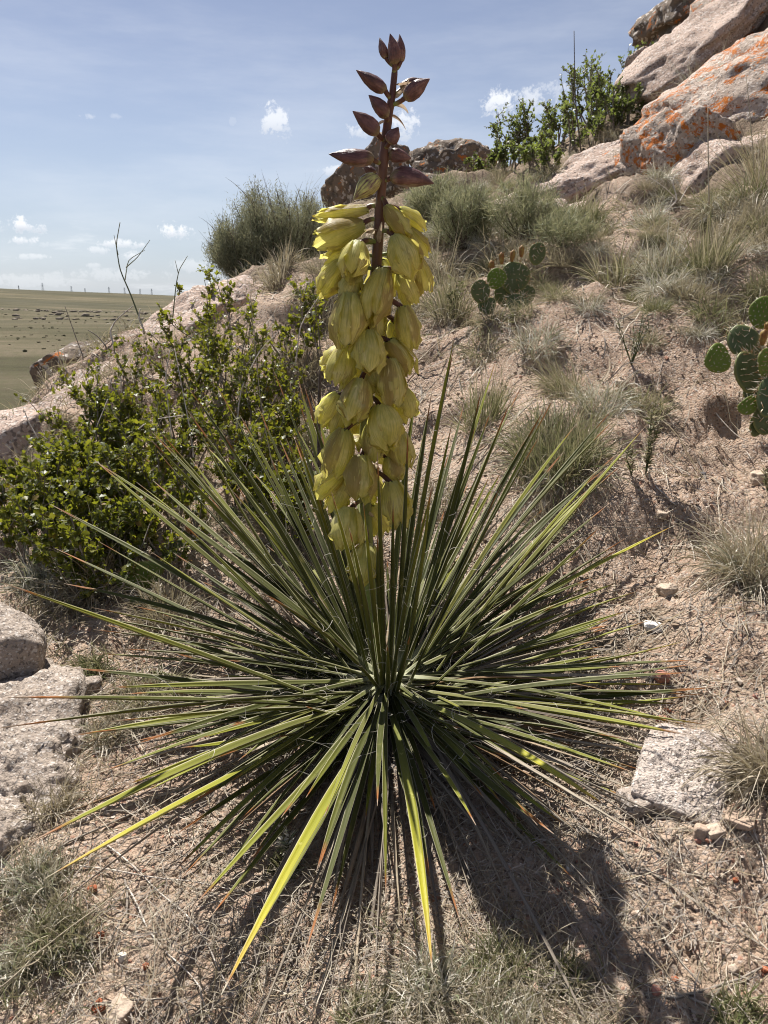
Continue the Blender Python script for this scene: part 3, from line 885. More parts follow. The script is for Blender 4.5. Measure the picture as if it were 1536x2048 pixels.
def yleaf(tip, width=.0125, sag=.0, seg=12, twist=0.0, name='leaf', mat=None, start=None, kink=None):
    """one stiff channelled blade from the crown to tip"""
    tip = np.asarray(tip, float)
    ax = tip - CROWN
    hd = ax.copy(); hd[2] = 0
    hl = np.linalg.norm(hd)
    if start is None:
        start = CROWN + unit(hd) * random.uniform(.018, .048) + np.array([0, 0, random.uniform(-.025, .035)])
    d = tip - start; Ln = np.linalg.norm(d)
    s = np.linspace(0, 1, seg + 1) ** 1.0
    t = unit(d)
    up = unit(np.array([0, 0, 1.0]) - t * t[2]) if abs(t[2]) < .995 else np.array([0, 1.0, 0])
    sidev = np.cross(t, up)
    bow = 4 * s * (1 - s)
    if random.random() < .14: sag = sag + random.choice((-1, 1)) * random.uniform(.03, .06)
    pts = start + d * s[:, None] + up * (sag * Ln * bow)[:, None] + sidev * (random.uniform(-.012, .012) * Ln * bow)[:, None]
    if kink is not None:
        kk = np.clip((s - kink) / (1 - kink), 0, 1) ** 1.5
        pts[:, 2] -= kk * .05
    # keep it out of the soil
    g = ground(pts[:, 0], pts[:, 1], False) + .004
    pts[:, 2] = np.where(s > .06, np.maximum(pts[:, 2], g), pts[:, 2])
    T_ = unit(np.gradient(pts, axis=0))
    nrm = unit(np.array([0, 0, 1.0]) - T_ * T_[:, 2:3]) if abs(t[2]) < .97 else unit(np.cross(np.cross(T_, -unit(hd) if hl > 1e-4 else np.array([0, -1., 0])), T_))
    if hl > 1e-4:
        nrm = unit(nrm - unit(hd) * .25 * abs(t[2])); nrm = unit(nrm - T_ * (nrm * T_).sum(-1, keepdims=True))
    sd = np.cross(T_, nrm)
    ang = twist * (.3 + s)
    sd, nrm = sd * np.cos(ang)[:, None] + nrm * np.sin(ang)[:, None], nrm * np.cos(ang)[:, None] - sd * np.sin(ang)[:, None]
    wp = np.interp(s, [0, .05, .25, .55, .8, .93, 1], [1.25, .95, .80, 1.0, .70, .28, .04]) * width / 2
    th = wp * .18 + .0003
    cup = wp * .42
    prof = [(-1, 1.0, 0), (-.5, .28, 0), (0, 0, 0), (.5, .28, 0), (1, 1.0, 0), (.5, .10, -1), (0, -.2, -1), (-.5, .10, -1)]
    us = [0, .25, .5, .75, 1, .75, .5, .25]
    V = []
    for (a, c_, b_) in prof:
        V.append(pts + sd * (wp * a)[:, None] + nrm * (cup * c_ + th * b_ * 1.6)[:, None])
    V = np.stack(V, 1)
    D = np.zeros((seg + 1, 8, 3)); D[..., 0] = np.array(us)[None]; D[..., 1] = s[:, None]; D[..., 2] = random.random()
    Vf = V.reshape(-1, 3) - Y0
    o = mesh_np(name, Vf, grid_faces(seg + 1, 8, True), mat or M_YL, D.reshape(-1, 3), True, YUC)
    return pts, sd, wp

def tip_at(px, py, L, near=False):
    d = ray(px, py); bc = CROWN - CAM
    dd = d @ d; t0 = (d @ bc) / dd
    q = CAM + d * t0; m_ = np.linalg.norm(q - CROWN)
    if m_ >= L: t = t0
    else: t = t0 + (-1 if near else 1) * math.sqrt(L * L - m_ * m_) / math.sqrt(dd)
    tip = CAM + d * t
    gh = gz(tip[0], tip[1]) + .006
    if tip[2] < gh:      # the sight line meets the ground first
        o = on(px, py); tip = o + np.array([0, 0, .01])
    return tip
# (tip px, tip py, length, near?)
tips = [(911, 664, .60, 0), (993, 716, .62, 0), (1043, 771, .60, 0), (1091, 814, .60, 0), (864, 787, .55, 0), (1230, 812, .66, 0), (1242, 901, .63, 0), (1249, 924, .60, 0),
        (1347, 1065, .62, 0), (863, 965, .42, 1), (1155, 1072, .52, 0), (1110, 1163, .42, 0), (964, 874, .52, 0), (1041, 892, .55, 0), (1064, 997, .52, 0),
        (1377, 1298, .60, 0), (1352, 1388, .54, 0), (1152, 1366, .40, 0), (1224, 1258, .48, 0), (1190, 1170, .50, 0), (1150, 1235, .44, 0), (1040, 1120, .42, 0),
        (1217, 1615, .47, 1), (955, 1435, .20, 1), (1108, 1668, .46, 1), (1075, 1650, .44, 1), (1010, 1560, .32, 1),
        (865, 1945, .52, 1), (861, 1770, .40, 1), (772, 1800, .42, 1), (608, 1915, .50, 1), (442, 1990, .58, 1), (500, 1885, .50, 1), (490, 1740, .40, 1),
        (90, 1757, .56, 1), (60, 1685, .60, 1), (2, 1455, .60, 1), (240, 1575, .47, 1), (250, 1480, .45, 0), (345, 1745, .46, 1), (385, 1815, .50, 1), (350, 1670, .42, 1), (430, 1515, .30, 1),
        (187, 918, .62, 0), (98, 1007, .66, 0), (273, 964, .60, 0), (380, 914, .58, 0), (109, 1096, .62, 0), (2, 1164, .63, 1), (128, 1167, .58, 0), (46, 1321, .60, 0), (16, 1394, .60, 1),
        (191, 1324, .50, 0), (205, 1265, .52, 0), (196, 1082, .56, 0), (305, 960, .60, 0), (451, 1050, .50, 0), (314, 900, .60, 0), (346, 1105, .50, 0), (515, 1420, .24, 1),
        (370, 765, .64, 0), (435, 775, .64, 0), (545, 735, .62, 0), (515, 810, .58, 0), (305, 865, .64, 0), (320, 875, .62, 0), (405, 885, .60, 0), (190, 922, .64, 0), (597, 765, .58, 0), (596, 754, .62, 0),
        (640, 1420, .13, 1), (610, 1412, .22, 1), (755, 904, .43, 1), (727, 1007, .38, 1), (697, 1051, .36, 1), (816, 856, .44, 1), (786, 1000, .34, 1), (755, 1065, .32, 1), (663, 983, .42, 1), (868, 962, .46, 1), (833, 778, .52, 0), (862, 791, .52, 0),
        (909, 690, .60, 0), (820, 1270, .22, 1), (775, 1290, .25, 1), (480, 830, .58, 0), (640, 850, .52, 0), (560, 880, .54, 0), (500, 960, .50, 0), (430, 1000, .52, 0), (600, 980, .46, 0), (930, 800, .58, 0), (980, 950, .52, 0),
        (1000, 860, .56, 0), (1130, 900, .58, 0), (1180, 1000, .58, 0), (1100, 1020, .54, 0), (1240, 1120, .56, 0), (1275, 1190, .55, 0), (940, 960, .48, 0), (900, 900, .50, 0), (250, 1200, .54, 0), (300, 1300, .46, 0), (160, 1230, .56, 0), (240, 1390, .48, 0)]
wants = [(865, 1945), (1217, 1615), (90, 1757), (442, 1990), (60, 1685), (861, 1770)]
wants2 = [(865, 1945), (1217, 1615), (90, 1757), (442, 1990), (1377, 1298), (1352, 1388), (1347, 1065)]  # leaf tips that get the painted sunlit yellow
edges = []
nleaf = 0
for (px, py, L, near) in tips:
    tp = tip_at(px, py, L, bool(near))
    w_ = random.uniform(.0110, .0135) if (px, py) in wants else random.uniform(.0072, .0102) * (.8 if L < .3 else 1)
    low = tp[2] - CROWN[2] < .12
    if near and py < 1100: w_ = .0075
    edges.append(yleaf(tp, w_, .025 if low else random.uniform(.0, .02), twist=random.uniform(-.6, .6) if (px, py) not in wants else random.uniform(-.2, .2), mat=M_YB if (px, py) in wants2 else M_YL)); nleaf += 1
# the leaves that fill the rosette
while nleaf < 298:
    u_ = random.random()
    az = random.uniform(0, 2 * math.pi)
    el = math.asin(min(1, max(-.12, random.uniform(-.10, .97))))
    if nleaf > 248: el = R(random.uniform(-7, 14)); az = random.uniform(math.pi * .95, math.pi * 2.05)
    back = math.sin(az)                       # +1 away from camera
    if back < .1 and el > R(20) and random.random() < .93: continue
    # few erect leaves straight in front of the flower spike
    lx = math.cos(el) * math.cos(az) / max(.2, math.sin(el))
    if el > R(38) and abs(lx + .05) < .22 and (math.cos(el) * back < .42 or random.random() < .5): continue
    L = random.uniform(.40, .57) if el > R(25) else random.uniform(.24, .46)
    if el > R(62): L *= .86
    tp = CROWN + L * np.array([math.cos(el) * math.cos(az), math.cos(el) * math.sin(az), math.sin(el)])
    gh = gz(tp[0], tp[1])
    if tp[2] < gh + .01:
        if tp[2] < gh - .12: continue
        tp[2] = gh + random.uniform(.008, .03)
    edges.append(yleaf(tp, random.uniform(.0068, .0098), random.uniform(-.005, .03), twist=random.uniform(-.6, .6))); nleaf += 1
# dead leaves under the rosette
def dry_leaf(tip, w_, sag, nm='dead_leaf'):
    yleaf(tip, w_, sag, seg=9, twist=random.uniform(-1.6, 1.6), name=nm, mat=M_YD, start=CROWN + np.array([random.uniform(-.03, .03), random.uniform(-.03, .03), random.uniform(-.03, .0)]))
for (px, py) in [(1140, 1620), (1300, 1655), (1330, 1735), (1290, 1600), (1050, 1640), (1180, 1700), (960, 1820), (980, 1700), (1040, 1740), (1100, 1760), (885, 1900), (800, 1850), (745, 1790), (700, 1840), (640, 1800), (560, 1740),
                 (450, 1970), (520, 1700), (300, 1640), (360, 1760), (430, 1690), (230, 1500), (330, 1470), (150, 1505), (1240, 1480), (1290, 1420), (1180, 1330), (1300, 1530), (1200, 1440), (290, 1560), (905, 1650), (870, 1720), (940, 1610), (660, 1900)]:
    q = on(px, py)
    dry_leaf(q + np.array([0, 0, .008]), random.uniform(.006, .010), random.uniform(0, .05))
for i in range(250):
    az = random.uniform(0, 2 * math.pi); L = random.uniform(.22, .60 if math.sin(az) < -.5 else .46)
    x = CROWN[0] + L * math.cos(az); y = CROWN[1] + L * math.sin(az)
    dry_leaf(np.array([x, y, gz(x, y) + random.uniform(.002, .025)]), random.uniform(.0028, .0062), random.uniform(-.02, .05))
# curly fibres peeling off the leaf margins
rt = []; dr = []
for (pts, sd, wp) in edges:
    for _ in range(3):
        i = random.randint(1, 8); s_ = random.choice((-1, 1))
        rt.append(pts[i] + sd[i] * wp[i] * s_); dr.append(sd[i] * s_ + unit(pts[i + 1] - pts[i]) * random.uniform(-.2, 1.2) + np.array([0, 0, random.uniform(-.3, .5)]))
N = len(rt)
V, F, D = ribbons(np.array(rt), np.array(dr), rng.uniform(.012, .05, N), .00048, seg=8, bend=rng.uniform(-7, 7, N), wob=.5, seed=5, taper=False)
tag(mesh_np('fibres', V - Y0, F, M_FIB, D, True, YUC), 'curly white threads along the leaf edges', kind='stuff')

# ------------------------------------------------------------------ flower spike
def pw(px, py, dy=0.0):
    """point in the plane of the flower spike, dy metres behind it"""
    d = ray(px, py); t = (1.0 + dy) / d[1]
    return CAM + d * t
stem_px = [(768, 1425, 1.3), (755, 1330, 1.3), (744, 1235, 1.3), (735, 1120, 1.25), (731, 1010, 1.2), (729, 900, 1.15), (735, 780, 1.1), (744, 640, 1.05), (755, 500, 1.0), (762, 390, .92), (768, 304, .85), (776, 240, .75), (785, 187, .62), (790, 137, .5), (791, 110, .4)]
sp_ = np.array([pw(a, b) for a, b, c in stem_px]); sr_ = np.array([c for a, b, c in stem_px]) * .0066
tt = np.linspace(0, len(sp_) - 1, 70)
sp2 = np.stack([np.interp(tt, range(len(sp_)), sp_[:, i]) for i in range(3)], 1)
sr2 = np.interp(tt, range(len(sp_)), sr_)
sp2[1:-1] = (sp2[:-2] + sp2[1:-1] * 2 + sp2[2:]) / 4
nod = 1 + .10 * np.abs(np.sin(tt * 3.1)) + .04 * np.sin(tt * 11)
ac = Acc(); tube(ac, sp2 - Y0, sr2 * nod, 10)
ac.build('flower_stem', M_STEM, YUC)
def stem_near(p):
    i = np.argmin(np.abs(sp2[:, 2] - p[2])); return sp2[i]

def tepal(L, Rm, ang, openf, inner, wmul=1.0, seed=0, nu=7, nv=12):
    """one waxy petal of a hanging bell, axis +Z from stalk to tip"""
    r_ = np.random.default_rng(seed)
    s = np.linspace(0, 1, nv)[:, None]; u = np.linspace(-1, 1, nu)[None]
    rad = Rm * (np.sin(np.pi * np.clip(s * .66 + .08, 0, 1)) ** .62)
    rad = rad * (1 - .55 * np.clip((s - .62) / .38, 0, 1) ** 1.4 * (1 - openf)) + Rm * openf * .55 * np.clip((s - .6) / .4, 0, 1) ** 2
    rad = rad * (.86 if inner else 1.0)
    half = np.interp(s, [0, .1, .35, .6, .8, .93, 1], [.16, .62, .98, 1.0, .74, .34, .03]) * .66 * wmul * (.98 if inner else .92)   # radians-ish
    hw = half * Rm * 1.15
    th = ang + u * hw / np.maximum(rad, Rm * .35)
    # edges curl outward a little, midrib slightly keeled
    rr = rad + Rm * (.06 * (u ** 4) * np.sin(3.14 * s) - .05 * np.abs(u) * s) + Rm * .05 * r_.normal() * s
    rr = rr + Rm * .045 * np.sin(9 * s + 3 * u + r_.uniform(0, 6)) * np.abs(u) ** 2 * np.clip(s * 2, 0, 1)
    rr = rr + Rm * r_.uniform(-.02, .16) * np.clip((s - .72) / .28, 0, 1) ** 2
    rr = rr + Rm * .20 * np.sin(17 * s + r_.uniform(0, 6)) * np.abs(u) ** 6 * np.clip(s * 2 - .5, 0, 1)
    z = L * (s + 0 * u) + L * .03 * r_.normal() * s - L * .02 * np.abs(u) ** 2
    ben = r_.normal(size=2) * .035 * L * (s ** 2)[..., None][:, 0]
    V = np.stack([rr * np.cos(th), rr * np.sin(th), z + 0 * u], -1)
    V[..., 0] += ben[:, 0:1]; V[..., 1] += ben[:, 1:2]
    V = V.reshape(-1, 3)
    F = grid_faces(nv, nu)
    D = np.zeros((nv, nu, 3)); D[..., 0] = (u + 1) / 2; D[..., 1] = s; D[..., 2] = np.clip(r_.normal(.50, .26), .05, 1) if not inner else np.clip(r_.normal(.12, .12), 0, .4)
    return V, F, D.reshape(-1, 3)

def frame(axis, roll=0.0):
    a = unit(axis); ref = np.array([0, 1.0, .2]) if abs(a[1]) < .9 else np.array([1.0, 0, 0])
    x = unit(np.cross(ref, a)); y = np.cross(a, x)
    c, s = math.cos(roll), math.sin(roll)
    return np.stack([x * c + y * s, -x * s + y * c, a], 0)

def flower(ax, ay, bx, by, dy=-.03, wpx=66, dtip=0.0, openf=.12, seed=0, stain=0.0):
    A = pw(ax, ay, dy * .7); B = pw(bx, by, dy + dtip)
    L = np.linalg.norm(B - A); Rm = wpx * pxm((A + B) / 2) * .48
    M = frame(B - A, random.uniform(0, 6.28))
    o = bpy.data.objects.new('flower', None); o.location = A - Y0; link(o, YUC)
    # petals
    for i in range(6):
        inner = i % 2 == 1
        V, F, D = tepal(L * random.uniform(.88, 1.08), Rm * random.uniform(.9, 1.06), i * math.pi / 3 + random.uniform(-.12, .12), max(0, openf * .9 + random.uniform(-.05, .12)), inner, random.uniform(.84, 1.12), seed * 10 + i)
        if not inner: D[:, 2] = np.clip(D[:, 2] + stain, 0, 1)
        pt = mesh_np('petal', V @ M, F, M_PET, D, True, o)
    ac = Acc()
    Sn = stem_near(A + np.array([0, 0, .004]))
    mid = (Sn + A) / 2 + np.array([0, 0, .010])
    ts = np.linspace(0, 1, 7)[:, None]
    curve = Sn * (1 - ts) ** 2 + 2 * mid * ts * (1 - ts) + (A + unit(B - A) * .004) * ts ** 2
    tube(ac, curve - A, np.linspace(.0022, .0038, 7), 7, .8)
    ac.build('flower_stalk', M_STEM, o)
    # pistil
    ac = Acc(); zz = np.linspace(0, 1, 8)
    tube(ac, (np.stack([0 * zz, 0 * zz, zz * L * .6], 1)) @ M, np.interp(zz, [0, .3, .8, 1], [.3, .34, .26, .1]) * Rm, 8, .2)
    ac.build('pistil', M_STEM, o)
    return o
FL = [  # attach px,py  tip px,py  depth, width, tip depth shift, openness
    (727, 450, 624, 486, .0, 62, -.01, .10), (737, 418, 626, 434, .005, 34, 0, 0), (716, 486, 697, 562, -.042, 68, -.01, .02), (792, 474, 826, 556, -.035, 80, -.01, .12),
    (772, 414, 818, 476, -.02, 44, -.01, .0), (797, 420, 847, 462, .02, 42, .01, .15), (816, 458, 851, 510, .015, 44, .01, .1), (832, 512, 850, 586, .025, 52, 0, .25),
    (702, 498, 646, 528, .01, 44, .0, .3), (685, 524, 640, 592, .0, 60, 0, .12), (712, 545, 690, 605, -.02, 56, 0, .1), (700, 588, 692, 698, -.038, 82, -.005, .06),
    (768, 540, 744, 648, -.03, 74, -.01, .02), (800, 545, 830, 610, .01, 56, .01, .1), (806, 612, 822, 704, -.002, 56, 0, .1), (738, 664, 742, 748, -.045, 78, -.01, .08),
    (778, 680, 820, 755, -.01, 64, .01, .12), (690, 698, 646, 748, .0, 60, 0, .22), (697, 690, 668, 775, -.018, 58, 0, .0), (780, 718, 784, 812, -.03, 70, 0, .02),
    (722, 760, 700, 852, -.045, 76, -.01, .03), (676, 788, 638, 852, -.005, 52, 0, .1), (684, 808, 668, 868, .0, 44, 0, .1), (806, 778, 822, 842, .0, 52, 0, .1),
    (762, 812, 776, 902, -.04, 84, -.01, .0), (748, 842, 744, 926, -.02, 60, 0, .1), (690, 858, 662, 952, -.028, 72, 0, .05), (796, 862, 808, 936, -.01, 56, 0, .1),
    (722, 912, 718, 1002, -.045, 72, -.01, .0), (686, 938, 630, 990, -.015, 58, 0, .12), (690, 962, 664, 1022, -.005, 48, 0, .15), (778, 912, 798, 966, -.01, 52, 0, .1),
    (782, 962, 802, 1062, -.035, 72, .0, .18), (700, 1016, 690, 1108, -.055, 76, -.01, .0), (735, 1090, 722, 1168, -.075, 80, -.01, .06),
    # far side of the spike
    (760, 520, 775, 600, .045, 70, 0, .1), (715, 600, 680, 640, .04, 60, 0, .1), (790, 640, 810, 700, .04, 60, 0, .1), (720, 700, 735, 780, .045, 70, 0, .1),
    (760, 760, 800, 830, .04, 64, 0, .1), (710, 820, 690, 890, .04, 60, 0, .1), (770, 860, 790, 930, .04, 60, 0, .1), (730, 930, 745, 1000, .04, 64, 0, .1), (740, 1010, 760, 1070, .04, 60, 0, .1),
    (740, 600, 735, 690, .0, 76, 0, .1), (745, 700, 765, 790, .0, 70, 0, .1), (715, 640, 690, 660, .0, 70, 0, .1), (735, 880, 715, 900, .0, 60, 0, .1)]
for i, a in enumerate(FL):
    flower(*a[:4], dy=a[4], wpx=a[5], dtip=a[6], openf=a[7], seed=i + 3, stain={1: .35, 4: .5}.get(i, 0))

def bud(ax, ay, bx, by, dy, wpx, gr=0.0, name='bud', seed=0):
    A = pw(ax, ay, dy * .6); B = pw(bx, by, dy)
    L = np.linalg.norm(B - A); Rm = wpx * pxm((A + B) / 2) * .5
    M = frame(B - A, seed * 1.3)
    n = 18; nv = 15
    s = np.linspace(0, 1, nv)[:, None]; th = np.linspace(0, 2 * np.pi, n, endpoint=False)[None]
    r = np.interp(s, [0, .04, .2, .42, .65, .85, .96, 1], [.25, .62, .95, 1, .78, .36, .14, .02]) * Rm
    lobe = 1 + .22 * (np.abs(np.cos(1.5 * (th + s * .5))) - .6) + .03 * np.sin(5 * th + 9 * s + seed)
    rr = r * lobe
    bendv = np.sin(s * np.pi) * L * .05 * math.cos(seed * 2.1)
    V = np.stack([rr * np.cos(th) + bendv, rr * np.sin(th), s * L + 0 * th], -1).reshape(-1, 3)
    D = np.zeros((nv, n, 3)); D[..., 0] = th / (2 * np.pi); D[..., 1] = s; D[..., 2] = gr
    o = mesh_np(name, V @ M, grid_faces(nv, n, True), M_BUD, D.reshape(-1, 3), True, YUC)
    o.location = A - Y0
    ac = Acc(); Sn = stem_near(A - np.array([0, 0, .006])) ; ts = np.linspace(0, 1, 6)[:, None]
    mid = (Sn + A) / 2 + np.array([0, 0, -.003])
    cv = Sn * (1 - ts) ** 2 + 2 * mid * ts * (1 - ts) + (A + unit(B - A) * .003) * ts ** 2
    tube(ac, cv - A, np.linspace(.0024, .0032, 6), 7, .9)
    st = ac.build('bud_stalk', M_STEM, o)
    return o
BU = [(789, 130, 780, 67, -.008, 26, 0), (773, 118, 759, 75, .0, 18, 0), (802, 126, 799, 68, .004, 18, 0), (797, 108, 792, 78, .012, 14, 0), (773, 181, 712, 140, -.01, 27, 0), (808, 197, 860, 157, -.012, 32, .0), (800, 180, 846, 157, .012, 24, 0),
      (776, 234, 737, 190, -.015, 28, 0), (757, 268, 705, 222, -.02, 31, .05), (778, 286, 797, 254, -.02, 28, .1), (748, 318, 657, 308, -.015, 33, .12), (777, 308, 823, 317, .0, 27, .2), (780, 354, 868, 367, -.01, 37, .22),
      (757, 354, 707, 399, -.02, 40, .62), (752, 350, 724, 328, .015, 18, .1)]
for i, b in enumerate(BU):
    bud(*b, seed=i)
tag([o for o in YUC.children if o.name.startswith('bud')][-2], 'yellow green bud with a purple flush')
# papery bracts at the nodes
for i in range(26):
    f_ = random.uniform(.22, .96); j = int(f_ * 69)
    p_ = sp2[j]; az = random.uniform(0, 6.28)
    dr_ = np.array([[math.cos(az), math.sin(az), random.uniform(-.2, .8)]])
    V, F, D = ribbons(p_[None] + dr_ * sr2[j] * .8 - Y0, dr_, random.uniform(.014, .030), random.uniform(.006, .011) * (1.2 - f_ * .5), seg=6, grav=random.uniform(-.5, 1.6), bend=random.uniform(-1, 1), seed=i, fold=True)
    mesh_np('bract', V, F, M_BRACT, D, True, YUC)
# ------------------------------------------------------------------ grass materials
def blade_mat(name, stops, tr=.3, rough=.55, tint=None):
    m, k, out = new_mat(name)
    u, v, r_ = attr(k)
    c = k.ramp(r_, stops)
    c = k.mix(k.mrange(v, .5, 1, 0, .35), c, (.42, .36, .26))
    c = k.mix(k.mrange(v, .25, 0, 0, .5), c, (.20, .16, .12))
    leafy(k, out, c, k.mix(.5, c, tint or (.42, .38, .2)), tr, rough, .3)
    return m
DRY = [(0, (.44, .38, .28)), (.25, (.26, .21, .15)), (.5, (.58, .52, .42)), (.75, (.16, .13, .095)), (1, (.36, .28, .17))]
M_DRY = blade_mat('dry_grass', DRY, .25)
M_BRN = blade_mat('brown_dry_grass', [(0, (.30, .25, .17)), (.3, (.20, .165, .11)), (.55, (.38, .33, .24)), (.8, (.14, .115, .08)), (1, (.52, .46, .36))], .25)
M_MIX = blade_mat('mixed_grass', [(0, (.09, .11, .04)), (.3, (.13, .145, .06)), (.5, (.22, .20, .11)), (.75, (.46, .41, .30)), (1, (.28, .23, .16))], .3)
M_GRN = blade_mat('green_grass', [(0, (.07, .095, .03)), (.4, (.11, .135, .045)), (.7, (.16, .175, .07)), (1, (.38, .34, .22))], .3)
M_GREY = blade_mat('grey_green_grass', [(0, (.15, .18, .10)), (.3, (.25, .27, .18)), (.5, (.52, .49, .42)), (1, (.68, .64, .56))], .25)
M_SAGE = blade_mat('sage_leaf', [(0, (.11, .135, .08)), (.5, (.20, .225, .14)), (1, (.33, .345, .23))], .25, .8)
M_RABB = blade_mat('rabbitbrush_leaf', [(0, (.13, .165, .08)), (.5, (.21, .24, .13)), (1, (.36, .36, .23))], .3, .7)
def twig_mat(name, c0, c1):
    m, k, out = new_mat(name)
    n = k.noise(geopos(k), 70, 4, .65)
    c = k.ramp(n, [(.32, c0), (.62, c1)])
    k.t.links.new(princ(k, c, .85, .2, k.bump(n, .6, .003)).outputs[0], out.inputs[0])
    return m
M_TWIG = twig_mat('grey_twig', (.085, .07, .058), (.30, .26, .22))
M_PALET = twig_mat('bleached_twig', (.34, .29, .24), (.66, .60, .53))
M_BARK = twig_mat('dark_stem', (.045, .035, .028), (.13, .10, .08))
def leaf_mat(name, stops, tcol, tr=.45):
    m, k, out = new_mat(name)
    u, v, r_ = attr(k)
    rr = k.math('FRACT', k.math('ADD', r_, objrand(k)))
    c = k.ramp(rr, stops)
    c = k.mix(k.mrange(k.math('ABSOLUTE', k.math('SUBTRACT', u, .5)), .07, .0, 0, .35), c, (.25, .30, .10))
    leafy(k, out, c, k.mix(.6, c, tcol), tr, .45, .3)
    return m
M_LEAF = leaf_mat('shrub_leaf', [(0, (.040, .052, .012)), (.4, (.062, .076, .017)), (.75, (.10, .112, .022)), (.93, (.19, .175, .035)), (1, (.22, .09, .035))], (.40, .42, .02), .36)
M_LEAF2 = leaf_mat('far_shrub_leaf', [(0, (.050, .060, .025)), (.5, (.082, .092, .037)), (1, (.14, .14, .06))], (.30, .38, .06), .38)

# ------------------------------------------------------------------ tufts
def tuft_data(n, Lm, r0, spread, grav, curl, w, seed, lean=(0, 0), seg=6, wob=.15, lenvar=.35, up=1.0, slope=True, at=None, fold=False):
    r_ = np.random.default_rng(seed)
    a = r_.uniform(0, 2 * np.pi, n); rr = np.sqrt(r_.random(n)) * r0
    x = rr * np.cos(a); y = rr * np.sin(a)
    z = np.zeros(n)
    if at is not None:
        z = ground(x + at[0], y + at[1]) - at[2]
    out_ = rr / max(r0, 1e-6)
    th = np.abs(r_.normal(0, spread, n)) * (.35 + .8 * out_)
    a2 = a + r_.normal(0, .7, n)
    d = np.stack([np.sin(th) * np.cos(a2) + lean[0], np.sin(th) * np.sin(a2) + lean[1], np.cos(th) * up], -1)
    L = Lm * np.clip(r_.normal(.75, lenvar * .6, n), .2, 1.3)
    ax = unit(r_.normal(size=(n, 3)))
    V, F, D = ribbons(np.stack([x, y, z - .003], -1), d, L, w * r_.uniform(.6, 1.3, n), seg=seg, grav=grav * r_.uniform(.2, 1.6, n), bend=curl * r_.normal(0, 1, n), bendaxis=ax, wob=wob, seed=seed + 1, fold=fold)
    if at is not None:
        g = ground(V[:, 0] + at[0], V[:, 1] + at[1], False) - at[2]
        V[:, 2] = np.maximum(V[:, 2], g - .002)
    return V, F, D
STY = {'bunch': dict(spread=.55, grav=1.0, curl=.5, wob=.15), 'spiky': dict(spread=.5, grav=.35, curl=.25, wob=.08), 'hairy': dict(spread=.95, grav=1.9, curl=.9, wob=.25),
       'curly': dict(spread=.9, grav=.5, curl=3.2, wob=.8), 'low': dict(spread=1.0, grav=1.0, curl=1.4, wob=.5), 'arch': dict(spread=.8, grav=2.4, curl=.6, wob=.1)}
def tuft(px, py, hpx, wpx, n, style, mat, label, seed, wmm=1.0, lean=(0, 0), cat='grass tuft', name='grass_tuft', mat2=None, frac2=.4, group=None, pos=None):
    q = on(px, py) if pos is None else np.array(pos)
    n = int(n * 1.35); wmm = wmm * 1.75; hpx = hpx * 1.05
    s = pxm(q)
    o = empty(name, q, label, cat, group)
    kw = dict(STY[style]); kw['lean'] = lean
    n1 = int(n * (1 - frac2)) if mat2 else n
    V, F, D = tuft_data(n1, hpx * s * 1.25, wpx * s * .28, w=wmm * .001, seed=seed, at=q, seg=7 if style in ('curly', 'hairy', 'arch') else 5, **kw)
    mesh_np('blades', V, F, mat, D, True, o)
    if mat2:
        V, F, D = tuft_data(n - n1, hpx * s * .95, wpx * s * .36, w=wmm * .001, seed=seed + 50, at=q, seg=7, spread=1.1, grav=2.0, curl=1.3, wob=.35, lean=lean)
        mesh_np('dead_blades', V, F, mat2, D, True, o)
    return o
tuft(1110, 945, 100, 260, 1100, 'bunch', M_GRN, 'large grass tuft with dark shaded base right of the yucca, green above and straw below', 1, 1.1, mat2=M_DRY)
tuft(965, 855, 90, 120, 260, 'spiky', M_GRN, 'spiky green grass tuft behind the large tuft, next to the yucca leaf tips', 2, 1.0, mat2=M_DRY, frac2=.3)
tuft(1130, 790, 70, 120, 330, 'bunch', M_MIX, 'loose wispy grass tuft at the left end of the low grassy mound', 3, .9, lean=(-.3, 0), mat2=M_DRY)
tuft(1200, 815, 60, 170, 520, 'low', M_GREY, 'low matted grass mound in the middle of the bare slope', 4, 1.0, mat2=M_DRY)
tuft(1290, 820, 50, 130, 380, 'low', M_MIX, 'right end of the low grassy mound, green and straw mixed', 5, 1.0, mat2=M_DRY)
tuft(1515, 1155, 150, 210, 950, 'hairy', M_DRY, 'hairy greyish grass mound at the right edge beside bare soil', 6, .9, mat2=M_GREY, frac2=.35)
tuft(1535, 1560, 150, 150, 420, 'hairy', M_DRY, 'brown dry grass at the right edge next to the white granite block', 7, .9, lean=(-.35, 0))
tuft(1075, 690, 55, 140, 360, 'low', M_GREY, 'round grey green tuft above the left part of the bare slope', 8, 1.1, mat2=M_DRY)
tuft(960, 715, 45, 120, 260, 'low', M_MIX, 'small flat tuft left of the round grey green one', 9, 1.1, mat2=M_DRY)
tuft(1225, 575, 85, 110, 220, 'bunch', M_MIX, 'left tuft of the three tall grasses on the terrace below the rocks', 10, 1.4, lean=(-.1, 0), mat2=M_DRY)
tuft(1320, 560, 85, 110, 220, 'bunch', M_GREY, 'middle tuft of the three tall grasses on the terrace', 11, 1.4, mat2=M_DRY)
tuft(1420, 545, 100, 110, 220, 'spiky', M_MIX, 'right and tallest of the three grasses on the terrace', 12, 1.4, mat2=M_DRY)
tuft(1430, 640, 50, 150, 420, 'low', M_GRN, 'short bright green grass patch above the prickly pear', 13, 1.1, mat2=M_DRY)
tuft(1530, 600, 60, 100, 300, 'low', M_GRN, 'short green grass at the right edge above the top pad', 14, 1.1, mat2=M_DRY)
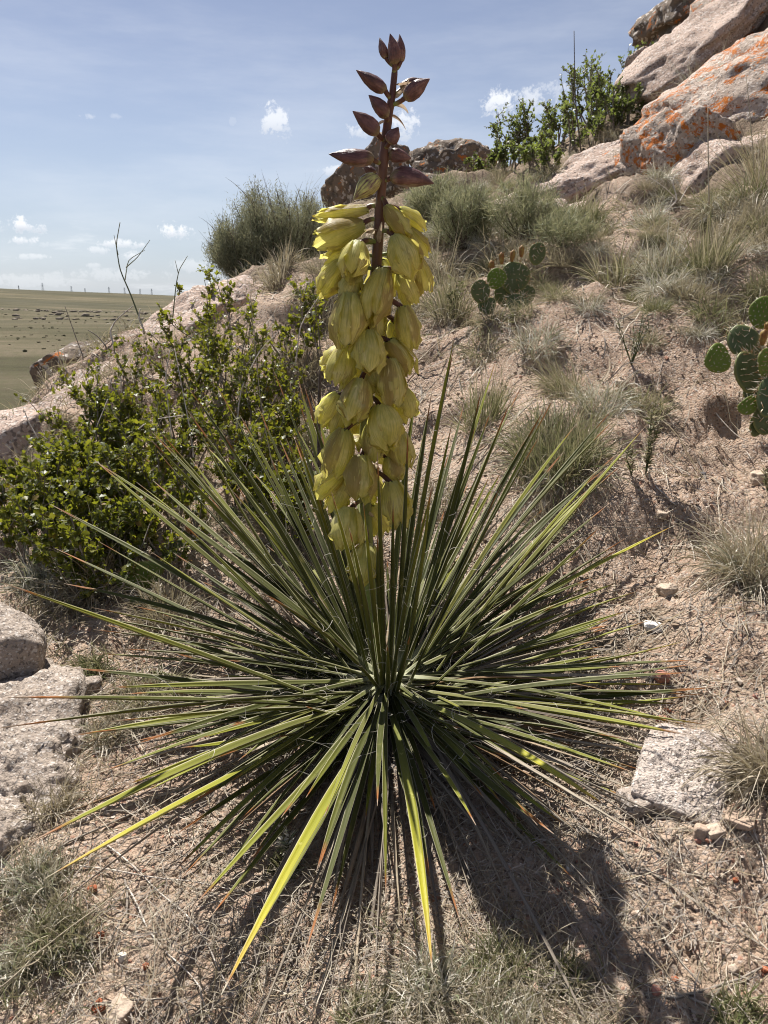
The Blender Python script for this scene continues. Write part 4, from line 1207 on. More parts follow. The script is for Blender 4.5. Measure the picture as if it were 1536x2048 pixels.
tuft(900, 640, 90, 120, 320, 'bunch', M_MIX, 'fine yellow green grass between the flower spike and the small prickly pear', 15, 1.2, mat2=M_DRY)
tuft(880, 560, 80, 100, 260, 'arch', M_DRY, 'arching straw tuft right behind the flower spike', 16, 1.3)
tuft(1000, 530, 70, 130, 300, 'arch', M_DRY, 'arching straw coloured tuft above the small prickly pear', 17, 1.5, mat2=M_GREY)
tuft(60, 965, 65, 130, 420, 'hairy', M_DRY, 'pale straw tuft at the left edge below the whitish ledge', 18, 1.1)
tuft(120, 880, 40, 80, 240, 'low', M_DRY, 'little dry tuft between pale ledge and leafy shrub', 19, 1.2)
tuft(80, 850, 70, 80, 260, 'bunch', M_DRY, 'brown dry tuft in front of the dark rock on the left', 20, 1.4, pos=P(78, 870, 2.9))
tuft(160, 800, 50, 60, 160, 'bunch', M_MIX, 'small olive tuft growing at the foot of the dark rock on the left', 21, 1.5, pos=P(120, 815, 2.8))
tuft(200, 1190, 110, 190, 520, 'arch', M_DRY, 'arching silvery straw tuft above the round granite boulder', 22, 1.0)
tuft(330, 1230, 80, 170, 480, 'arch', M_DRY, 'tangled straw tuft around the dark prickly pear pad', 23, .9)
tuft(90, 1170, 90, 140, 300, 'arch', M_GREY, 'grey arching grass behind the round granite boulder', 24, 1.0)
tuft(300, 1400, 70, 180, 520, 'curly', M_MIX, 'short greenish grass between the granite slab and the yucca', 25, .9, mat2=M_DRY)
tuft(220, 1470, 60, 150, 420, 'curly', M_DRY, 'curly dry grass along the edge of the pitted slab', 26, .9, mat2=M_GREY)
tuft(180, 1350, 50, 110, 300, 'curly', M_GRN, 'small green sprig of grass in the crack right of the round boulder', 27, .9)
tuft(100, 1620, 70, 150, 460, 'hairy', M_DRY, 'fine dry grass at the lower end of the granite slab', 28, .8)
tuft(20, 1640, 60, 110, 300, 'hairy', M_DRY, 'straw grass on the left edge below the slab', 29, .8)
tuft(70, 1770, 70, 150, 620, 'curly', M_GREY, 'silver green curly grass at the left edge, upper clump', 30, .9, mat2=M_DRY)
tuft(120, 1890, 75, 170, 700, 'curly', M_MIX, 'curly green and silver grass clump at the lower left', 31, .9, mat2=M_GREY)
tuft(20, 1960, 75, 120, 380, 'curly', M_GREY, 'curly silver grass in the bottom left corner', 32, .9, mat2=M_DRY)
tuft(1000, 1950, 75, 160, 620, 'curly', M_GRN, 'green curly grass at the bottom, in the shadow of the flower spike', 33, .9, mat2=M_GREY)
tuft(860, 1985, 70, 180, 700, 'curly', M_GREY, 'silvery curly grass at the bottom below the bright leaf', 34, .9, mat2=M_DRY)
tuft(1130, 1960, 60, 110, 320, 'curly', M_GRN, 'dark green blades right of the bottom curly grass', 35, .9, mat2=M_DRY)
tuft(730, 2040, 60, 160, 480, 'curly', M_MIX, 'curly grass at the bottom edge left of centre', 36, .9, mat2=M_GREY)
tuft(1010, 2045, 60, 200, 620, 'curly', M_GREY, 'matted silver grass at the bottom edge right of centre', 37, .9, mat2=M_DRY)
tuft(1480, 2050, 60, 150, 300, 'curly', M_GRN, 'sparse green grass in the bottom right corner', 38, .9)
tuft(570, 1740, 40, 90, 200, 'curly', M_GRN, 'small green weed among the front yucca leaves', 39, 1.0)
tuft(1530, 320, 90, 90, 70, 'spiky', M_MIX, 'green grass against the foot of the lichen boulder at the right edge', 40, 1.6, lean=(-.2, 0), pos=P(1525, 370, 2.7))
tuft(1480, 400, 100, 120, 60, 'spiky', M_DRY, 'long yellow grass leaning over the ledge under the lichen boulder', 41, 1.5, lean=(-.5, 0), pos=P(1500, 395, 2.6))
tuft(1430, 120, 80, 110, 220, 'bunch', M_GREY, 'wind bent grass growing between the lichen boulder and the tilted slab', 42, 2.2, pos=P(1415, 165, 4.4))
tuft(1370, 180, 70, 110, 220, 'hairy', M_DRY, 'dry drooping grass at the upper left rim of the lichen boulder', 43, 2.2, pos=P(1350, 215, 4.3))
tuft(1310, 80, 60, 80, 160, 'hairy', M_DRY, 'brown tuft under the skyline slab', 44, 2.4, pos=P(1325, 95, 5.4))
tuft(1180, 330, 60, 110, 240, 'bunch', M_DRY, 'straw tuft left of the nose of the lichen boulder', 45, 1.8, pos=P(1215, 300, 4.2))
tuft(1300, 445, 45, 90, 200, 'low', M_GREY, 'silvery low grass in front of the dark hollow', 46, 1.5)
tuft(1190, 485, 45, 110, 240, 'low', M_MIX, 'low mixed grass below the cracked rock shelf', 47, 1.5, mat2=M_DRY)
tuft(1500, 470, 70, 140, 320, 'hairy', M_DRY, 'matted grey dry grass at the right edge under the long yellow grass', 48, 1.4)
tuft(640, 640, 60, 100, 300, 'arch', M_DRY, 'dry matted grass left of the flower spike under the ledge', 49, 1.3)
tuft(610, 760, 70, 120, 320, 'arch', M_DRY, 'dry brown grass between leafy shrub and flower spike', 50, 1.2)
tuft(620, 900, 70, 120, 320, 'arch', M_MIX, 'grass behind the lower flowers, between spike and leafy shrub', 51, 1.0, mat2=M_DRY)
tuft(560, 560, 50, 80, 200, 'bunch', M_DRY, 'reddish straw tuft at the foot of the sagebrush', 52, 1.8)
tuft(1090, 1060, 60, 100, 200, 'low', M_DRY, 'flattened straw under the right yucca leaves', 53, .9)
tuft(880, 1010, 60, 160, 300, 'low', M_DRY, 'straw behind the yucca leaves right of the flowers', 54, .9, mat2=M_MIX)

# tufts scattered over the upper slope: a few patterns copied one by one
pro = []
for i, (sty, mt, mt2) in enumerate([('hairy', M_BRN, None), ('bunch', M_GRN, M_DRY), ('low', M_GREY, M_DRY), ('bunch', M_BRN, None), ('low', M_MIX, M_DRY)]):
    kw = STY[sty]
    V, F, D = tuft_data(230, .10, .045, w=.0020, seed=200 + i, seg=4, **kw)
    if mt2:
        V2, F2, D2 = tuft_data(150, .08, .06, w=.0020, seed=230 + i, seg=4, spread=1.1, grav=2.0, curl=1.2)
        F2 = F2 + len(V); V = np.concatenate([V, V2]); F = np.concatenate([F, F2]); D2[:, 2] = .55 + D2[:, 2] * .45; D = np.concatenate([D, D2])
    pro.append((V, F, D, mt, ['drooping straw coloured', 'upright olive green', 'matted silvery', 'upright dry', 'low green and straw'][i]))
cnt = 0; protos = {}; seen = set()
LMK = [(735, 385, 'the dark rock ramp'), (905, 330, 'the jagged ridge outcrop'), (1010, 550, 'the small prickly pear'), (1130, 368, 'the flat pale slab'), (1262, 352, 'the blocky lichen spotted rock'),
       (1100, 440, 'the cracked rock shelf'), (1450, 240, 'the orange lichen boulder'), (1395, 105, 'the long tilted slab'), (1225, 560, 'the left tall terrace grass'), (1320, 545, 'the middle tall terrace grass'),
       (1420, 530, 'the right tall terrace grass'), (1150, 200, 'the bare stem on the skyline'), (1050, 270, 'the small skyline shrub'), (930, 470, 'the near feathery rabbitbrush'), (880, 430, 'the taller rabbitbrush'),
       (700, 600, 'the upper yucca flowers'), (1500, 680, 'the large prickly pear'), (1230, 780, 'the low grassy mound'), (1075, 670, 'the round grey green tuft'), (1240, 230, 'the dark skyline shrub')]
rs = np.random.default_rng(99)
while cnt < 170:
    px = rs.uniform(640, 1536); py = rs.uniform(150, 700)
    if py > 620 and rs.random() < .6: continue
    q = on(px, py)
    d_ = dist(q)
    if d_ > 9.5 or d_ < 1.9: continue
    if 1020 < px < 1300 and 330 < py < 470 and rs.random() < .75: continue
    if px > 1260 and 200 < py < 380 and rs.random() < .8: continue
    if 900 < px < 1300 and 560 < py < 700 and rs.random() < .7: continue
    i = int(rs.integers(0, 5))
    sc = rs.uniform(.55, 1.25) * (.8 if d_ < 3 else 1.1)
    lm = min(LMK, key=lambda L_: (L_[0] - px) ** 2 + (L_[1] - py) ** 2 * 1.5)
    dx_, dy_ = px - lm[0], py - lm[1]
    rel = ('right of' if dx_ > 0 else 'left of') if abs(dx_) > abs(dy_) else ('below' if dy_ > 0 else 'above')
    far_ = 'well ' if abs(dx_) + abs(dy_) > 80 else ('just ' if abs(dx_) + abs(dy_) < 35 else '')
    sz = 'small ' if sc < .8 else ('big ' if sc > 1.1 else '')
    lb = f'{sz}{pro[i][4]} grass tuft {far_}{rel} {lm[2]}'
    if lb in seen: continue
    seen.add(lb)
    if i not in protos:
        V, F, D, mt, nm = pro[i]
        o = mesh_np('grass_tuft', V, F, mt, D); protos[i] = o
    else:
        o = protos[i].copy(); link(o)
    o.location = q; o.rotation_euler = (0, 0, rs.uniform(0, 6.28))
    o.scale = (sc, sc, sc * rs.uniform(.7, 1.1))
    tag(o, lb, 'grass tuft', 'grass tufts on the slope')
    cnt += 1

# low ground cover and litter ---------------------------------------
def cover(n, seed, mat, name, Lr, w, sty, cover_fn, label, rr=(.42, 6.0)):
    r_ = np.random.default_rng(seed)
    rad = np.exp(r_.uniform(np.log(rr[0]), np.log(rr[1]), n)); an = np.radians(np.where(np.arange(n) < n * .72, r_.uniform(-34, 34, n), r_.choice([-1, 1], n) * r_.uniform(34, 75, n)))
    x = rad * np.sin(an); y = rad * np.cos(an) - 1
    keep = r_.random(n) < cover_fn(x, y)
    x = x[keep]; y = y[keep]; rad = rad[keep]; n = len(x)
    z = ground(x, y)
    th = np.abs(r_.normal(0, sty['spread'], n)); a2 = r_.uniform(0, 6.28, n)
    d = np.stack([np.sin(th) * np.cos(a2), np.sin(th) * np.sin(a2), np.cos(th)], -1)
    fs = np.clip(rad / 1.2, .8, 2.6)
    V, F, D = ribbons(np.stack([x, y, z - .002], -1), d, r_.uniform(*Lr, n) * np.sqrt(fs), w * fs * r_.uniform(.7, 1.3, n), seg=4, grav=sty['grav'] * r_.uniform(.3, 1.5, n), bend=sty['curl'] * r_.normal(0, 1, n), wob=sty['wob'], seed=seed)
    g = ground(V[:, 0], V[:, 1], False); V[:, 2] = np.maximum(V[:, 2], g - .004)
    return tag(mesh_np(name, V, F, mat, D), label, kind='stuff')
def green_zone(x, y):
    q = np.stack([x, y, 0 * x], -1)
    n_ = np.clip(fbm(q * 3.5 + 5, 3) * 2 + .5, 0, 1)
    right_up = np.clip((x - 1.3) * 1.5, 0, 1) * .8
    left = np.clip((-.02 - x + .10 * y) * 4, 0, 1) * np.clip((y + .35) * 5, 0, 1)
    back = np.clip((y - .95 - .5 * x) * 2.2, 0, 1) * .75
    front = np.clip((-.36 - y) * 7, 0, 1) * np.clip(1 - np.abs(x - .03) / .22, 0, 1) * 1.6
    ll = np.clip((-.27 - x) * 9, 0, 1) * np.clip((-.12 - y) * 6, 0, 1)
    return np.clip(np.maximum.reduce([left, back, front, ll, right_up]) * (.1 + .9 * n_ ** 1.5), 0, 1)
cover(80000, 41, M_MIX, 'short_grass', (.02, .06), .0013, STY['low'], lambda x, y: green_zone(x, y) * .75, 'short mixed green and dry grass between the tufts')
cover(125000, 42, M_BRN, 'dry_grass_cover', (.02, .07), .0012, STY['low'], lambda x, y: .9 * green_zone(x, y) + .02, 'low dry grass and straw between the tufts')

def litter(n, seed, mat, name, label, Lr, w, fn):
    """straws lying on the ground and following it"""
    r_ = np.random.default_rng(seed)
    rad = np.exp(r_.uniform(np.log(.42), np.log(4.0), n)); an = np.radians(np.where(np.arange(n) < n * .72, r_.uniform(-34, 34, n), r_.choice([-1, 1], n) * r_.uniform(34, 75, n)))
    x = rad * np.sin(an); y = rad * np.cos(an) - 1
    keep = r_.random(n) < fn(x, y); x = x[keep]; y = y[keep]; rad = rad[keep]; n = len(x)
    seg = 5
    a = r_.uniform(0, 2 * np.pi, n); L = r_.uniform(*Lr, n) * np.clip(rad, .7, 1.8)
    P_ = [np.stack([x, y], -1)]; cv = r_.normal(0, .35, n)
    for i in range(seg):
        P_.append(P_[-1] + np.stack([np.cos(a), np.sin(a)], -1) * (L / seg)[:, None]); a = a + cv / seg * 2 + r_.normal(0, .12, n)
    P_ = np.stack(P_, 1)
    lift = np.abs(r_.normal(0, .004, n))[:, None] + .0015 + np.abs(r_.normal(0, .008, n))[:, None] * np.linspace(0, 1, seg + 1)[None] * (r_.random(n) < .35)[:, None]
    Z = ground(P_[..., 0], P_[..., 1], False) + .004 + lift
    C = np.concatenate([P_, Z[..., None]], -1)
    T = unit(np.gradient(C, axis=1)); side = unit(np.cross(T, unit(r_.normal(size=(n, 1, 3)) * .5 + np.array([0, 0, 1.]))))
    W = (w * r_.uniform(.5, 1.5, n) * np.clip(rad, .7, 2.2))[:, None, None] * np.array([.7, 1, 1, 1, .8, .3])[None, :, None]
    V = np.stack([C - side * W / 2, C + side * W / 2], 2).reshape(-1, 3)
    base = (np.arange(n) * (seg + 1) * 2)[:, None, None] + (np.arange(seg) * 2)[None, :, None]
    F = (base + np.array([0, 1, 3, 2])).reshape(-1, 4)
    D = np.zeros((n, seg + 1, 2, 3)); D[..., 1] = np.linspace(0, 1, seg + 1)[None, :, None] * .6 + .2; D[..., 2] = r_.random(n)[:, None, None]
    return tag(mesh_np(name, V, F, mat, D.reshape(-1, 3)), label, kind='stuff')
def litter_zone(x, y):
    q = np.stack([x, y, 0 * x], -1)
    nn = np.clip(fbm(q * 3 + 25, 3) * 1.6 + .45, .08, 1)
    near = np.exp(-((x - .05) ** 2 + (y + .05) ** 2) / .20)
    return np.clip(nn * .40 + near * .9, 0, 1)
litter(29000, 51, M_DRY, 'straw_litter', 'dry straws lying on the bare soil', (.02, .09), .0010, litter_zone)
litter(21000, 52, M_TWIG, 'twig_litter', 'small dark twigs and stalks on the soil', (.01, .06), .0013, litter_zone)

# ------------------------------------------------------------------ twigs lying about and bare stalks
def ground_line(pts_px, lift=.006, sub=8):
    g = [on(*p) for p in pts_px]
    g = np.array(g)
    tt = np.linspace(0, len(g) - 1, (len(g) - 1) * sub + 1)
    p = np.stack([np.interp(tt, range(len(g)), g[:, i]) for i in range(3)], 1)
    p[:, 0] += .0015 * np.sin(tt * 3.1); p[:, 1] += .0015 * np.cos(tt * 2.3)
    z = ground(p[:, 0], p[:, 1], False)
    zs = np.convolve(np.pad(z, 7, mode='edge'), np.ones(15) / 15, 'valid')
    p[:, 2] = np.maximum(z - .004, zs) + lift
    return p
def twig(branches, wpx, mat, label, name='twig', cat='twig', lift=.005):
    o = None
    ac = Acc(); org = None
    for br in branches:
        p = ground_line(br, lift)
        if org is None: org = p[0].copy()
        r0 = wpx * pxm(p[0]) * .36
        tube(ac, p - org, np.linspace(r0, r0 * .55, len(p)) * (1 + .15 * np.sin(np.arange(len(p)) * 2.3)), 6)
    o = ac.build(name, mat)
    o.location = org
    return tag(o, label, cat)
twig([[(1290, 2008), (1350, 2003), (1420, 1985), (1480, 1970), (1540, 1935)], [(1350, 2003), (1420, 2020), (1470, 2045)]], 10, M_TWIG, 'thick grey forked twig at the lower right corner')
twig([[(1230, 1690), (1265, 1760), (1300, 1840), (1330, 1900), (1400, 1975)], [(1300, 1840), (1340, 1850)]], 8, M_TWIG, 'long grey stick running through the stalk shadow to the forked twig')
twig([[(250, 1770), (255, 1830), (220, 1900), (150, 1980), (70, 2045)], [(220, 1900), (190, 1925)]], 7, M_TWIG, 'curved grey twig from under the leaves to the bottom left')
twig([[(160, 1745), (260, 1755), (380, 1775), (480, 1790)]], 5, M_PALET, 'thin pale twig lying straight at the left below the long leaf')
twig([[(250, 1780), (290, 1850), (340, 1920), (400, 1990), (425, 2050)]], 5, M_PALET, 'pale bent stalk crossing the soil at the lower left')
twig([[(200, 1690), (290, 1760), (370, 1840), (420, 1910), (470, 2000)]], 5, M_PALET, 'long pale stalk crossing another stalk at the lower left')
twig([[(462, 1850), (458, 1900), (440, 1960)]], 5, M_TWIG, 'short dark twig pointing down at the bottom left')
twig([[(580, 1880), (620, 1870), (650, 1855)]], 4, M_PALET, 'little pale stick among the front leaf tips')
twig([[(180, 2020), (260, 2010), (340, 2005), (400, 2030)]], 6, M_TWIG, 'dark arched twig above the cream coloured stone')
twig([[(1385, 780), (1430, 840), (1480, 890), (1540, 910)], [(1480, 890), (1500, 930)]], 4, M_PALET, 'bleached stalk running down from the grassy mound to the right edge')
twig([[(1310, 975), (1340, 1010), (1400, 1045)]], 4, M_PALET, 'pale bent stalk left of the hairy grass mound')
twig([[(1375, 1070), (1385, 1120), (1400, 1165), (1425, 1200)]], 4, M_PALET, 'bleached stalk standing in the soil left of the hairy mound')
twig([[(1420, 1215), (1450, 1190)]], 7, M_TWIG, 'short thick stick below the hairy grass mound')
twig([[(1200, 1065), (1290, 1070), (1350, 1060)]], 4, M_TWIG, 'straight dark stalk on the bare soil beyond the leaf tips')
twig([[(1080, 1215), (1180, 1200), (1250, 1185), (1310, 1178)]], 4, M_TWIG, 'long thin dark stalk above the bright white stone')
twig([[(1160, 1100), (1230, 1130)]], 4, M_TWIG, 'short stalk in the middle of the bare soil')
twig([[(1430, 1680), (1428, 1750), (1435, 1800)]], 4, M_TWIG, 'thin upright lying stalk below the white granite block')
twig([[(1305, 1600), (1312, 1700), (1316, 1730)]], 4, M_TWIG, 'stalk crossing the gap between the two granite stones')
twig([[(1500, 1660), (1520, 1720), (1545, 1800)]], 4, M_PALET, 'pale stalk at the right edge below the flat tan stone')
twig([[(1150, 1870), (1120, 1900), (1060, 1960), (1000, 2030)]], 4, M_PALET, 'pale straw lying across the bottom curly grass')
twig([[(1030, 1790), (1010, 1690), (960, 1600)]], 4, M_PALET, 'grey stalk along the left rim of the stalk shadow')
twig([[(1340, 1980), (1430, 2000), (1500, 2045)]], 3, M_PALET, 'straight yellow straw in the bottom right corner')
twig([[(0, 2040), (80, 1960), (200, 1860), (300, 1790)]], 5, M_DRY, 'yellow straw slanting up from the bottom left corner', lift=.03)

def stalk(pts, wpx, mat, label, t, name='dry_stalk', cat='dry stalk', branches=()):
    """upright stalk: px points, at distance factor t"""
    ac = Acc(); P0 = P(*pts[0], t)
    g = gz(P0[0], P0[1])
    def poly(pp, rel):
        q = np.array([P(a, b, t + c) for a, b, c in pp])
        tt_ = np.linspace(0, len(q) - 1, (len(q) - 1) * 4 + 1)
        q = np.stack([np.interp(tt_, range(len(q)), q[:, i]) for i in range(3)], 1)
        q[1:-1] = (q[:-2] + 2 * q[1:-1] + q[2:]) / 4
        r0 = wpx * rel * pxm(q[0]) * .5
        tube(ac, q - P0, np.linspace(r0, r0 * .4, len(q)), 5)
    poly([(pts[0][0], pts[0][1] + 8, .01)] + [(a, b, 0) for a, b in pts], 1)
    for br in branches: poly([(a, b, random.uniform(-.03, .03)) for a, b in br], .6)
    o = ac.build(name, mat); o.location = P0
    return tag(o, label, cat)
stalk([(288, 660), (262, 590), (240, 540), (232, 490), (240, 445)], 4, M_GREY, 'tall forked weed stalk against the sky left of the sagebrush', 2.35, branches=[[(250, 560), (256, 520), (290, 500)], [(252, 535), (275, 515), (300, 480)], [(236, 510), (228, 470)]])
stalk([(345, 640), (352, 570), (358, 540), (375, 512)], 3, M_GREY, 'single thin stalk bending right against the sky', 2.4, branches=[[(356, 545), (350, 520)]])
stalk([(166, 712), (150, 670), (130, 612)], 3, M_TWIG, 'bare thin stem leaning left over the prairie', 2.3)
stalk([(228, 692), (220, 662), (232, 640), (266, 612)], 5, M_PALET, 'bleached crooked twig rising from the top of the leafy shrub', 2.0)
stalk([(287, 657), (278, 638), (280, 618)], 5, M_PALET, 'short bleached twig tip right of the crooked one', 2.05)
stalk([(212, 692), (195, 672), (176, 660)], 4, M_TWIG, 'small brown twig pointing left above the leafy shrub', 2.0)
stalk([(640, 960), (637, 850), (640, 745), (642, 735)], 11, M_BARK, 'dark weathered dead stem standing close behind the flower spike', 1.28)
stalk([(1165, 330), (1150, 200), (1148, 62)], 4, M_BARK, 'thin dark bare stem sticking into the sky above the ridge shrubs', 4.6)
stalk([(1335, 420), (1355, 400), (1345, 365), (1350, 350)], 4, M_PALET, 'bleached branching twig in front of the dark hollow', 2.7, branches=[[(1355, 400), (1330, 375), (1300, 355)], [(1360, 402), (1375, 375), (1390, 350)]])
stalk([(1418, 400), (1416, 300), (1416, 215)], 4, M_DRY, 'tall single grass stalk in front of the lichen boulder', 2.5)
stalk([(1508, 330), (1500, 230), (1492, 150)], 3, M_DRY, 'thin seed stalk before the right part of the lichen boulder', 2.6)
stalk([(560, 1010), (520, 800), (498, 560)], 3, M_DRY, 'long thin pale straw rising through the leafy shrub', 1.5)
stalk([(395, 1080), (388, 900), (350, 700)], 4, M_PALET, 'grey bare stem standing inside the leafy shrub', 1.6)
for i, (a, b, c, d_) in enumerate([(1065, 1280, 1052, 930), (1180, 1540, 1140, 1290), (520, 1560, 720, 1800), (950, 1330, 1000, 1120)]):
    pass

# ------------------------------------------------------------------ leafy shrubs
LV = np.array([(0, 0, 0), (0, .5, .03), (0, 1, -.04), (-.17, .16, .03), (-.42, .50, .10), (-.20, .60, .05), (-.24, .84, .05), (.17, .16, .03), (.42, .50, .10), (.20, .60, .05), (.24, .84, .05)], float)
LF = np.array([(0, 1, 3), (3, 1, 4), (4, 1, 5), (5, 1, 6), (6, 1, 2), (0, 7, 1), (7, 8, 1), (8, 9, 1), (9, 10, 1), (10, 2, 1)])
LD = np.stack([LV[:, 0] * 1.1 + .5, LV[:, 1], 0 * LV[:, 0]], -1)
def leaf_frames(dirs, r_, updown=.6):
    n = len(dirs)
    y = unit(dirs); z = unit(r_.normal(size=(n, 3)) * .55 + np.array([0, 0, updown]))
    x = unit(np.cross(y, z)); z = np.cross(x, y)
    return np.stack([x, y, z], 1)     # rows
def leafy_shrub(bases, hmul, label, mat, leaf, seed, group=None, nparts=300, twigs=7, leaves=9, stemr=.0028, spread=.35, name='leafy_shrub', lean=(0, 0), tall=.3, cat='shrub', pitch=1.0):
    r_ = np.random.default_rng(seed)
    bases = np.array(bases)
    org = np.array([bases[:, 0].mean(), bases[:, 1].mean(), 0]); org[2] = gz(org[0], org[1])
    sh = empty(name, org, label, cat, group)
    ac = Acc(); LP = []; LDr = []; LS = []
    for bx, by, h in bases:
        b = np.array([bx, by, gz(bx, by) - .005])
        h = h * hmul
        for st in range(2):
            th = abs(r_.normal(0, spread)); az = r_.uniform(0, 6.28)
            d = unit(np.array([math.sin(th) * math.cos(az) + lean[0], math.sin(th) * math.sin(az) + lean[1], math.cos(th)]))
            seg = 9; p = b.copy(); pts = [p]; L = h * r_.uniform(.7, 1.15)
            for i in range(seg):
                d = unit(d + r_.normal(0, .16, 3) + np.array([0, 0, .05])); p = p + d * L / seg; pts.append(p)
            pts = np.array(pts)
            tube(ac, pts - org, np.linspace(stemr, stemr * .35, seg + 1), 5)
            for tw in range(twigs):
                f_ = r_.uniform(.2, 1.0) ** .7; i = min(seg - 1, int(f_ * seg)); q = pts[i] + (pts[i + 1] - pts[i]) * r_.random()
                dd = unit(unit(pts[i + 1] - pts[i]) * .7 + r_.normal(0, .6, 3) + np.array([0, 0, .2]))
                Lt = h * r_.uniform(.10, .26)
                tp = [q]
                for j in range(4):
                    dd = unit(dd + r_.normal(0, .2, 3) + np.array([0, 0, .06])); tp.append(tp[-1] + dd * Lt / 4)
                tp = np.array(tp)
                tube(ac, tp - org, np.linspace(stemr * .4, stemr * .2, 5), 3, capend=False)
                for l in range(leaves):
                    g_ = (l + .5) / leaves * 4; j = min(3, int(g_)); pp = tp[j] + (tp[j + 1] - tp[j]) * (g_ - j)
                    LP.append(pp); LDr.append(unit(tp[j + 1] - tp[j]) * .5 + r_.normal(0, .75, 3)); LS.append(leaf * min(1.3, r_.lognormal(-.12, .30)))
    ac.build('branches', M_TWIG, sh)
    LP = np.array(LP); Fm = leaf_frames(np.array(LDr), r_); LS = np.array(LS)
    if nparts:
        sc = LS / np.linalg.norm(LP - CAM, axis=1)
        o_ = np.argsort(-sc); near = o_[:nparts]; rest = o_[nparts:]
        me = None
        for i in near:
            if me is None:
                ob = mesh_np('leaf', LV, LF, mat, LD, True, sh); me = ob.data
            else:
                ob = bpy.data.objects.new('leaf', me); link(ob, sh)
            s = LS[i]
            M = Matrix(((Fm[i][0] * s).tolist() , (Fm[i][1] * s).tolist(), (Fm[i][2] * s).tolist())).transposed().to_4x4()
            M.translation = Vector(LP[i] - org)
            ob.matrix_local = M
    else:
        rest = np.arange(len(LP))
    V = (LV[None] * LS[rest][:, None, None]) @ Fm[rest] + (LP[rest] - org)[:, None]
    F = LF[None] + (np.arange(len(rest)) * len(LV))[:, None, None]
    D = np.repeat(LD[None], len(rest), 0); D[..., 2] = r_.random(len(rest))[:, None]
    tag(mesh_np('foliage', V.reshape(-1, 3), F.reshape(-1, 3), mat, D.reshape(-1, 3), True, sh), kind='stuff')
    return sh
def bases_px(lst):
    out = []
    for (px, py, top) in lst:       # ground pixel, pixel of the top: the height follows
        q = on(px, py); h = (py - top) * pxm(q) * 1.05
        out.append((q[0], q[1], h))
    return out
random.seed(21)
main = []
for i in range(104):
    px = random.uniform(120, 640); f_ = random.random()
    top = np.interp(px, [120, 170, 260, 330, 430, 470, 560, 640], [830, 740, 690, 645, 570, 560, 600, 720]) + f_ ** 1.2 * 320 + random.uniform(-10, 40)
    main.append((px, top + random.uniform(130, 210), top))
leafy_shrub(bases_px(main), .90, 'large leafy green shrub filling the slope between the pale ledges and the yucca', M_LEAF, .0125, 61, twigs=10, leaves=10)
lft = []
for i in range(40):
    px = random.uniform(-30, 300); top = random.uniform(880, 1030) - max(0, px - 100) * .5
    lft.append((px, top + random.uniform(100, 150), top))
leafy_shrub(bases_px(lft), 1.0, 'lower leafy shrub with reddish berries at the left edge above the arching straw', M_LEAF, .0140, 62, twigs=8, leaves=9)
rgt = []
for i in range(10):
    px = random.uniform(545, 650); top = random.uniform(560, 660)
    rgt.append((px, top + random.uniform(70, 130), top))
leafy_shrub(bases_px(rgt), 1.0, 'sparse leafy twigs between the pale ledge and the flower spike', M_LEAF, .0165, 63, nparts=0, twigs=5, leaves=6)
spr = [(460, 660, 530), (430, 640, 545), (415, 650, 590), (380, 650, 590)]
leafy_shrub(bases_px(spr), 1.0, 'upright leafy shoots standing out against the sky left of the sagebrush', M_LEAF, .017, 64, nparts=0, twigs=8, leaves=7, spread=.15)
# red berries on the left shrub
for i, (pts_, lab) in enumerate([([(150, 1000), (175, 900), (215, 800)], 'bare grey twig poking out of the left part of the leafy shrub'), ([(330, 1000), (345, 880), (330, 760), (340, 700)], 'bare twig rising through the middle of the leafy shrub'),
                               ([(470, 900), (480, 780), (520, 700), (560, 660)], 'crooked bleached twig on the right side of the leafy shrub'), ([(250, 880), (300, 840), (370, 830)], 'pale twig lying across the leafy shrub'),
                               ([(590, 740), (600, 650), (640, 590)], 'thin pale twig between the ledge and the upper flowers'), ([(90, 900), (60, 850), (48, 820)], 'bleached twig above the left edge of the lower leafy shrub')]):
    stalk(pts_, 4, M_PALET, lab, [1.75, 1.8, 1.85, 1.7, 2.1, 1.95][i])
# skyline shrubs on the ridge
sky_sh = [([(1215, 200, 40), (1235, 190, 70), (1262, 180, 70), (1190, 230, 110)], 'tallest dark leafy shrub on the skyline left of the tilted slab', .85),
          ([(1150, 270, 165), (1175, 260, 150), (1120, 280, 200), (1200, 250, 140), (1090, 290, 225)], 'leafy shrub on the skyline right of the thin bare stem', .9),
          ([(1050, 300, 160), (1075, 295, 200), (1030, 310, 220)], 'small leafy shrub on the skyline in front of the white cloud', .9),
          ([(985, 320, 268), (1010, 315, 240), (960, 318, 272)], 'low leafy twigs on the skyline next to the dark outcrop', .9),
          ([(1100, 300, 215), (1140, 300, 230), (1180, 290, 210), (1090, 330, 260)], 'bushy olive shrub below the skyline shrubs', .9),
          ([(1020, 335, 290), (1060, 330, 280), (1090, 345, 285), (1000, 340, 300)], 'low olive growth on the ridge right of the jagged outcrop', .9),
          ([(1180, 250, 190), (1210, 255, 180), (1240, 260, 200)], 'dense olive shrub below the tallest skyline shrub', .9),
          ([(1280, 160, 90), (1300, 120, 60), (1330, 90, 40)], 'leafy shoots growing up beside the skyline slab', .7),
          ([(1250, 240, 170), (1290, 230, 170), (1220, 260, 190)], 'olive green shrub at the foot of the long tilted slab', .9)]
